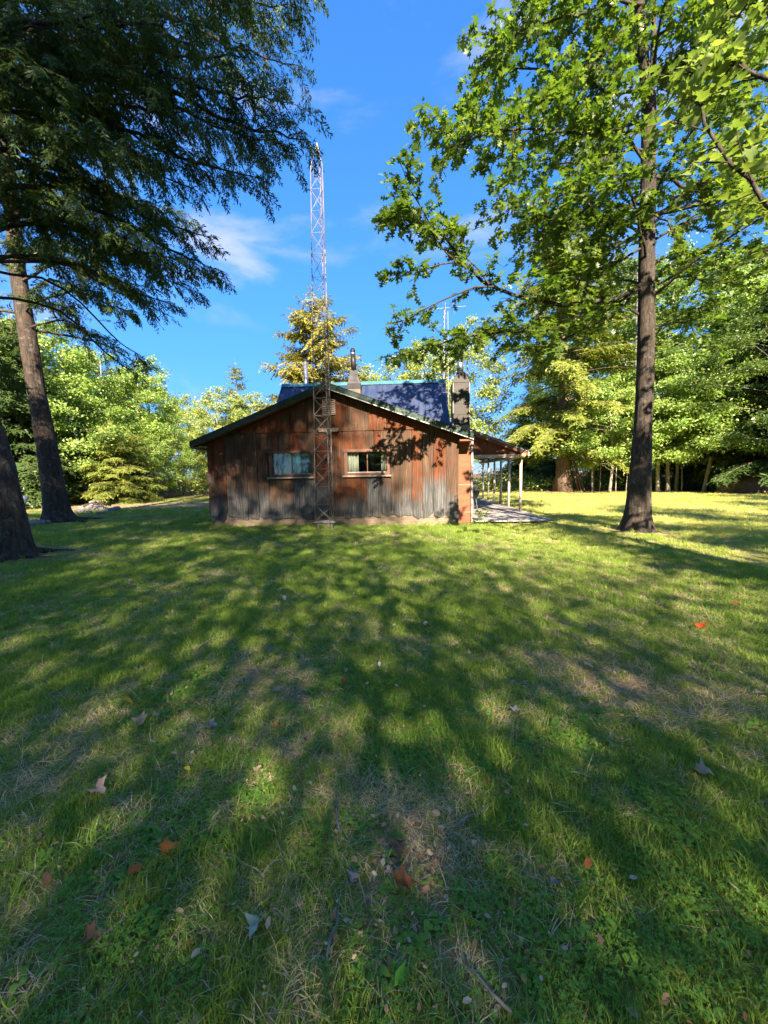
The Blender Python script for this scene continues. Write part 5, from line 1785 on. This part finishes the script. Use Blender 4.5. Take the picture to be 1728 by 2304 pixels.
def leaf_tuft(seed, nl, rad, size, kind):
    rng = np.random.default_rng(seed)
    V, F = [], []
    for b in range(nl):
        a = rng.uniform(0, 6.283)
        if kind == 'clover':
            r = rad * math.sqrt(rng.random())
            c = np.array([r * math.cos(a), r * math.sin(a), rng.uniform(.02, .05)])
            for q in range(3):
                aa = a + q * 2.094
                s = size * rng.uniform(.8, 1.2)
                d = np.array([math.cos(aa), math.sin(aa), rng.uniform(-.1, .25)])
                e = np.array([-math.sin(aa), math.cos(aa), 0])
                k = len(V)
                V += [tuple(c), tuple(c + d * s * .6 + e * s * .42), tuple(c + d * s), tuple(c + d * s * .6 - e * s * .42)]
                F += [(k, k + 1, k + 2), (k, k + 2, k + 3)]
        else:
            d = np.array([math.cos(a), math.sin(a), 0])
            e = np.array([-math.sin(a), math.cos(a), 0])
            s = size * rng.uniform(.6, 1.25)
            up_ = rng.uniform(.15, .7)
            c = np.array([rng.normal(0, rad), rng.normal(0, rad), 0])
            k = len(V)
            for t, w_, z in ((.0, .03, 0), (.35, .20, .35), (.7, .24, .42), (1, .0, .30)):
                m_ = c + d * s * t + np.array([0, 0, z * s * up_ + .008])
                V += [tuple(m_ + e * s * w_ + (0, 0, .03 * s)), tuple(m_ - e * s * w_ + (0, 0, .03 * s))]
            for t in range(3):
                q = k + 2 * t
                F += [(q, q + 2, q + 3), (q, q + 3, q + 1)]
    return V, F


tcol = bpy.data.collections.new('tuft_sources')
TUFTS = []


def tuft(data, mat):
    V, F = data
    me = quick_mesh('tuft', np.array(V), np.array(F))
    me.materials.append(M[mat])
    o = bpy.data.objects.new('tuft_%02d' % len(TUFTS), me)
    tcol.objects.link(o)
    TUFTS.append(o)


for k in range(6):
    tuft(blade_tuft(10 + k, 34, .06, .028, .066, .0030, .8), 'grass')           # 0-5 mown grass
for k in range(3):
    tuft(blade_tuft(30 + k, 14, .03, .06, .12, .0042, .9), 'grass')              # 6-8 longer tufts
for k in range(4):
    tuft(blade_tuft(40 + k, 22, .06, .04, .09, .0030, 1.6, .42), 'straw')        # 9-12 dead grass lying down
for k in range(3):
    tuft(leaf_tuft(50 + k, 20, .055, .0095, 'clover'), 'clover')                  # 13-15 clover
for k in range(3):
    tuft(leaf_tuft(60 + k, 10, .018, .038, 'plantain'), 'clover')                 # 16-18 broadleaf rosettes


def ring(r0, r1, sp, half):
    n = int(2 * r1 / sp)
    gx_, gy_ = np.meshgrid(np.arange(-r1, r1, sp), np.arange(-r1 * .25, r1, sp))
    x = gx_.ravel() + rng.uniform(-.6, .6, gx_.size) * sp
    y = gy_.ravel() + rng.uniform(-.6, .6, gx_.size) * sp
    r = np.hypot(x, y)
    k = (r >= r0) & (r < r1) & (np.abs(np.arctan2(x, y + .6)) < half)
    return x[k], y[k]


rng = np.random.default_rng(123)
X, Y_, SC = [], [], []
for r0, r1, sp, sc, half in ((.25, 2.6, .040, 1.0, 1.25), (2.6, 5.0, .055, 1.08, 1.05), (5.0, 9.0, .082, 1.25, .98), (9, 16, .135, 1.6, .95), (16, 34, .27, 2.2, .92)):
    a, b = ring(r0, r1, sp, half)
    X.append(a); Y_.append(b); SC.append(np.full(len(a), sc))
X, Y_, SC = np.concatenate(X), np.concatenate(Y_), np.concatenate(SC)
d = dry_map(X, Y_)
lx = math.cos(-CAB_YAW) * (X - CAB_O[0]) - math.sin(-CAB_YAW) * (Y_ - CAB_O[1])
ly = math.sin(-CAB_YAW) * (X - CAB_O[0]) + math.cos(-CAB_YAW) * (Y_ - CAB_O[1])
inside = ((lx > -4.17) & (lx < 4.12) & (ly > -.05) & (ly < 12.1)) | ((lx > 4.0) & (lx < 7.08) & (ly > -.12) & (ly < 12.05)) | ((lx > -.38) & (lx < .14) & (ly > -.9) & (ly < -.5) & (rng.random(len(X)) < .5))
for px, py, r in ((-7.86, 8.0, .42), (-13.0, 15.3, .5), (6.77, 10.2, .33), (6.3, 3.2, .28)):
    inside |= np.hypot(X - px, Y_ - py) < r
lit = litter_map(X, Y_)
keep = (~inside) & (rng.random(len(X)) > lit * .95)
thin = rng.random(len(X)) > np.clip((d - .12) * 1.0, 0, .50)
keep &= thin
X, Y_, SC, d, lx, ly = X[keep], Y_[keep], SC[keep], d[keep], lx[keep], ly[keep]
idx = rng.integers(0, 6, len(X))
u1, u2 = rng.random(len(X)), rng.random(len(X))
near_foot = ((ly > -.38) & (ly < 0) & (lx > -4.3) & (lx < 4.6))
for px, py, r in ((-7.86, 8.0, .85), (-13.0, 15.3, 1.0), (6.77, 10.2, .75)):
    near_foot |= np.hypot(X - px, Y_ - py) < r
near_foot = near_foot & (rng.random(len(X)) < .55)
idx = np.where((u1 < .03) | near_foot, rng.integers(6, 9, len(X)), idx)
idx = np.where(u1 > 1 - np.clip(.12 + (d - .02) * 2.0, .06, .80), rng.integers(9, 13, len(X)), idx)
cn = fbm(X * 1.3 + 40, Y_ * 1.3, 0, 77, 3)
pc = np.clip((cn - .60) * 2.2, 0, .35)
for px, py, r in CLOVER_SPOTS:
    pc = np.maximum(pc, .62 * np.exp(-((X - px) ** 2 + (Y_ - py) ** 2) / (r * r)))
idx = np.where(u2 < pc, np.where(rng.random(len(X)) < .62, rng.integers(13, 16, len(X)), rng.integers(16, 19, len(X))), idx)
SC = SC * rng.uniform(.65, 1.25, len(X)) * (1 - .35 * np.clip(d, 0, 1))
pm = bpy.data.meshes.new('lawn_grass')
pm.vertices.add(len(X))
pm.vertices.foreach_set('co', np.stack([X, Y_, ground_z(X, Y_)], 1).astype(np.float32).ravel())
a_ = pm.attributes.new('pick', 'INT', 'POINT'); a_.data.foreach_set('value', idx.astype(np.int32))
a_ = pm.attributes.new('size', 'FLOAT', 'POINT'); a_.data.foreach_set('value', SC.astype(np.float32))
a_ = pm.attributes.new('turn', 'FLOAT_VECTOR', 'POINT')
a_.data.foreach_set('vector', np.stack([rng.normal(0, .12, len(X)), rng.normal(0, .12, len(X)), rng.uniform(0, 6.283, len(X))], 1).astype(np.float32).ravel())
lawn = bpy.data.objects.new('lawn_grass', pm)
COL.objects.link(lawn)
tag(lawn, 'short lawn grass with straw, clover and weeds', None, None, 'stuff')
ng = bpy.data.node_groups.new('lawn_tufts', 'GeometryNodeTree')
ng.interface.new_socket('Geometry', in_out='INPUT', socket_type='NodeSocketGeometry')
ng.interface.new_socket('Geometry', in_out='OUTPUT', socket_type='NodeSocketGeometry')
gi, go = ng.nodes.new('NodeGroupInput'), ng.nodes.new('NodeGroupOutput')
ci = ng.nodes.new('GeometryNodeCollectionInfo'); ci.inputs[0].default_value = tcol; ci.inputs[1].default_value = True; ci.inputs[2].default_value = True
ip = ng.nodes.new('GeometryNodeInstanceOnPoints'); ip.inputs['Pick Instance'].default_value = True


def named(nm, ty):
    q = ng.nodes.new('GeometryNodeInputNamedAttribute'); q.data_type = ty; q.inputs[0].default_value = nm
    return q.outputs[0]


ng.links.new(gi.outputs[0], ip.inputs['Points']); ng.links.new(ci.outputs[0], ip.inputs['Instance'])
ng.links.new(named('pick', 'INT'), ip.inputs['Instance Index']); ng.links.new(named('turn', 'FLOAT_VECTOR'), ip.inputs['Rotation'])
ng.links.new(named('size', 'FLOAT'), ip.inputs['Scale']); ng.links.new(ip.outputs[0], go.inputs[0])
md = lawn.modifiers.new('tufts', 'NODES'); md.node_group = ng
print('tufts', len(X), 'tris', sum(len(m.loop_triangles) or len(m.polygons) for m in bpy.data.meshes))

# crumbs of last year's leaves and bark between the blades
n = 9000
r = .5 + 11 * rng.random(n) ** 1.3
a = rng.normal(0, .55, n)
P = np.stack([r * np.sin(a), r * np.cos(a), np.zeros(n)], 1)
P[:, 2] = ground_z(P[:, 0], P[:, 1]) + rng.uniform(.004, .045, n)
ok = (rng.random(n) < .35 + 1.4 * np.clip(dry_map(P[:, 0], P[:, 1]), 0, 1)) & (P[:, 1] < 12)
P = P[ok]; n = len(P)
m_, n_ = material('leaf_crumb')
cc = n_.ramp(island_rand(n_), [(0.0, (0.10, 0.055, 0.03)), (0.45, (0.30, 0.19, 0.11)), (0.8, (0.46, 0.36, 0.26)), (1.0, (0.38, 0.15, 0.04))])
finish(n_, n_.n('ShaderNodeBsdfDiffuse', {0: cc}).outputs[0])
M['leaf_crumb'] = m_
tag(obj('leaf_litter', scatter('leaf_litter', DIAM, P, rng.normal(0, 1, (n, 3)) * (1, 1, .3), rng.normal(0, .4, (n, 3)) + (0, 0, 1), rng.uniform(.008, .020, n) + .028 * rng.random(n) ** 4), 'leaf_crumb'), 'crumbs of dead leaves scattered in the lawn', None, None, 'stuff')

# ------------------------------------------------------------------ fallen leaves, each where it lies
LC = {'tan': (0.42, 0.30, 0.20), 'pale': (0.58, 0.50, 0.38), 'yellow': (0.62, 0.43, 0.06), 'orange': (0.42, 0.16, 0.04), 'rust': (0.32, 0.12, 0.045), 'grey': (0.24, 0.20, 0.20),
      'green': (0.38, 0.43, 0.28), 'fresh': (0.16, 0.40, 0.06), 'red': (0.50, 0.09, 0.03), 'pink': (0.46, 0.31, 0.25), 'brown': (0.22, 0.12, 0.07)}
for k, c in LC.items():
    m_, n_ = material('fallen_' + k)
    oc = obj_coord(n_)
    vein = n_.n('ShaderNodeTexWave', {'Vector': oc, 'Scale': 5.0, 'Distortion': 2.0, 'Detail': 2.0}, wave_type='BANDS', bands_direction='DIAGONAL').outputs[1]
    cc = n_.mix(n_.rng(n_.noise(oc, 4, 4), .4, .7, 0, .5), c4(c), c4(tuple(x * .5 for x in c)))
    cc = n_.mix(n_.math('MULTIPLY', vein, .18), cc, c4(tuple(min(1, x * 1.5) for x in c)))
    d_ = n_.n('ShaderNodeBsdfDiffuse', {0: cc}).outputs[0]
    t_ = n_.n('ShaderNodeBsdfTranslucent', {0: cc}).outputs[0]
    finish(n_, n_.n('ShaderNodeMixShader', {0: .2, 1: d_, 2: t_}).outputs[0])
    M['fallen_' + k] = m_
FALL = [  # survey u, v on the ground sheet, size, colour, shape, label
    (277, 110, .11, 'tan', 'M', 'tan leaf on the lawn between the edge hemlock and the cabin'), (440, 165, .09, 'yellow', 'D', 'yellow leaf on the lawn in front of the cabin left corner'),
    (615, 148, .10, 'pale', 'D', 'pale leaf on the lawn in line with the teal curtain'), (820, 85, .10, 'pale', 'M', 'whitish leaf nearest the cabin wall'),
    (925, 203, .10, 'pale', 'M', 'pale curled leaf in line with the square chimney'), (995, 200, .07, 'tan', 'D', 'small tan leaf right of the pale curled one'),
    (1090, 262, .06, 'orange', 'D', 'small orange leaf in line with the porch'), (1517, 212, .11, 'red', 'M', 'red-orange leaf on the right of the lawn beyond the oak shade'),
    (1590, 165, .10, 'orange', 'D', 'orange leaf farthest right on the lawn'), (745, 326, .06, 'red', 'D', 'small red leaf in the middle of the lawn'),
    (820, 288, .06, 'pale', 'D', 'small pale leaf above the red one'), (600, 342, .08, 'grey', 'D', 'grey-brown curled leaf left of the red one'),
    (280, 370, .10, 'yellow', 'D', 'yellowed long leaf standing above the pair of tan leaves'), (305, 418, .10, 'tan', 'M', 'left one of the pair of tan leaves'),
    (340, 404, .08, 'tan', 'D', 'right one of the pair of tan leaves'), (460, 425, .08, 'pink', 'M', 'pinkish tan leaf right of the tan pair'),
    (595, 425, .05, 'orange', 'D', 'tiny orange leaf right of the pinkish one'), (405, 523, .05, 'yellow', 'D', 'small bright yellow leaf below the tan pair'),
    (215, 572, .10, 'pink', 'M', 'large pinkish tan maple leaf at the left'), (372, 700, .085, 'orange', 'M', 'orange-brown maple leaf below the yellow one'),
    (203, 898, .065, 'brown', 'M', 'dark brown leaf near the lower left'), (292, 748, .06, 'rust', 'D', 'rusty leaf beside the orange-brown maple leaf'),
    (553, 878, .085, 'green', 'M', 'pale green maple leaf, palest of the near ones'), (762, 763, .095, 'grey', 'O', 'grey-purple curled leaf in the near middle'),
    (880, 782, .10, 'rust', 'M', 'large rust-brown crumpled leaf right of the grey one'), (862, 703, .075, 'brown', 'M', 'brown leaf above the large rust one'),
    (1053, 550, .055, 'orange', 'D', 'bright orange-red leaf standing in the grass'), (1105, 387, .085, 'pale', 'M', 'pale tan maple leaf among the broadleaf weeds'),
    (1520, 532, .105, 'tan', 'M', 'large tan maple leaf at the right'), (1270, 292, .09, 'grey', 'D', 'grey leaf on the worn patch at the right'),
    (865, 985, .075, 'fresh', 'D', 'fresh green upright leaf at the very front'), (1640, 360, .08, 'grey', 'M', 'grey leaf near the right edge'),
    (1375, 408, .07, 'grey', 'D', 'small grey leaf right of the broadleaf weeds'), (1200, 780, .07, 'grey', 'D', 'grey curled leaf at the near right'),
    (105, 772, .06, 'brown', 'D', 'dark leaf at the near left'), (1270, 738, .05, 'rust', 'D', 'little rust leaf at the near right')]
SHAPE = {'M': MAPLE, 'D': DIAM, 'O': OAK}
rng = np.random.default_rng(8)
for u, v, s, colr, shp, lb in FALL:
    x, y = on_ground(u * 1.0416, 1200 + v * 1.0416)
    tv, tf = SHAPE[shp]
    V = np.array(tv) - (.5, 0, 0)
    cu, cr = rng.uniform(.3, 1.3), rng.uniform(-.9, .9)
    V[:, 2] = V[:, 2] + cu * V[:, 1] ** 2 + cr * V[:, 0] ** 2 * .6 + .10 * np.sin(V[:, 0] * 9 + V[:, 1] * 7 + u)
    me = quick_mesh('fallen_leaf', V * s * .95, np.array(tf))
    o = obj('fallen_leaf', me, 'fallen_' + colr, None, True)
    far = math.hypot(x, y)
    o.location = (x, y, float(ground_z(x, y)) + .052 + (.02 if far > 4 else 0))
    tl = 1.0 if 'upright' in lb or 'standing' in lb else .28
    o.rotation_euler = (rng.normal(0, .25) + (.9 if tl == 1.0 else .15), rng.normal(0, tl * .8), rng.uniform(0, 6.28))
    tag(o, lb, 'leaf', 'fallen leaves on the lawn')
for k, (u, v, L, a, lb) in enumerate(((1050, 1012, .16, 2.4, 'short twig lying in the grass at the very front'), (1020, 625, .20, .5, 'dark twig on the worn patch in the near middle'), (730, 625, .16, 1.8, 'thin twig left of the worn patch'),
                                      (720, 890, .14, 1.4, 'pale twig right of the pale green leaf'), (460, 235, .5, 1.2, 'longer twig on the lawn at the left'))):
    x, y = on_ground(u * 1.0416, 1200 + v * 1.0416)
    m = MB()
    m.tube([(-L / 2, 0, 0), (-.1 * L, .03 * L, .01), (.2 * L, -.04 * L, .006), (L / 2, .02 * L, .012)], [.005, .005, .004, .002], 6, True, .2, k)
    o = m.build('fallen_twig', 'bark_grey', None, True)
    o.location = (x, y, float(ground_z(x, y)) + .035); o.rotation_euler = (0, 0, a)
    tag(o, lb, 'twig', 'twigs on the lawn')
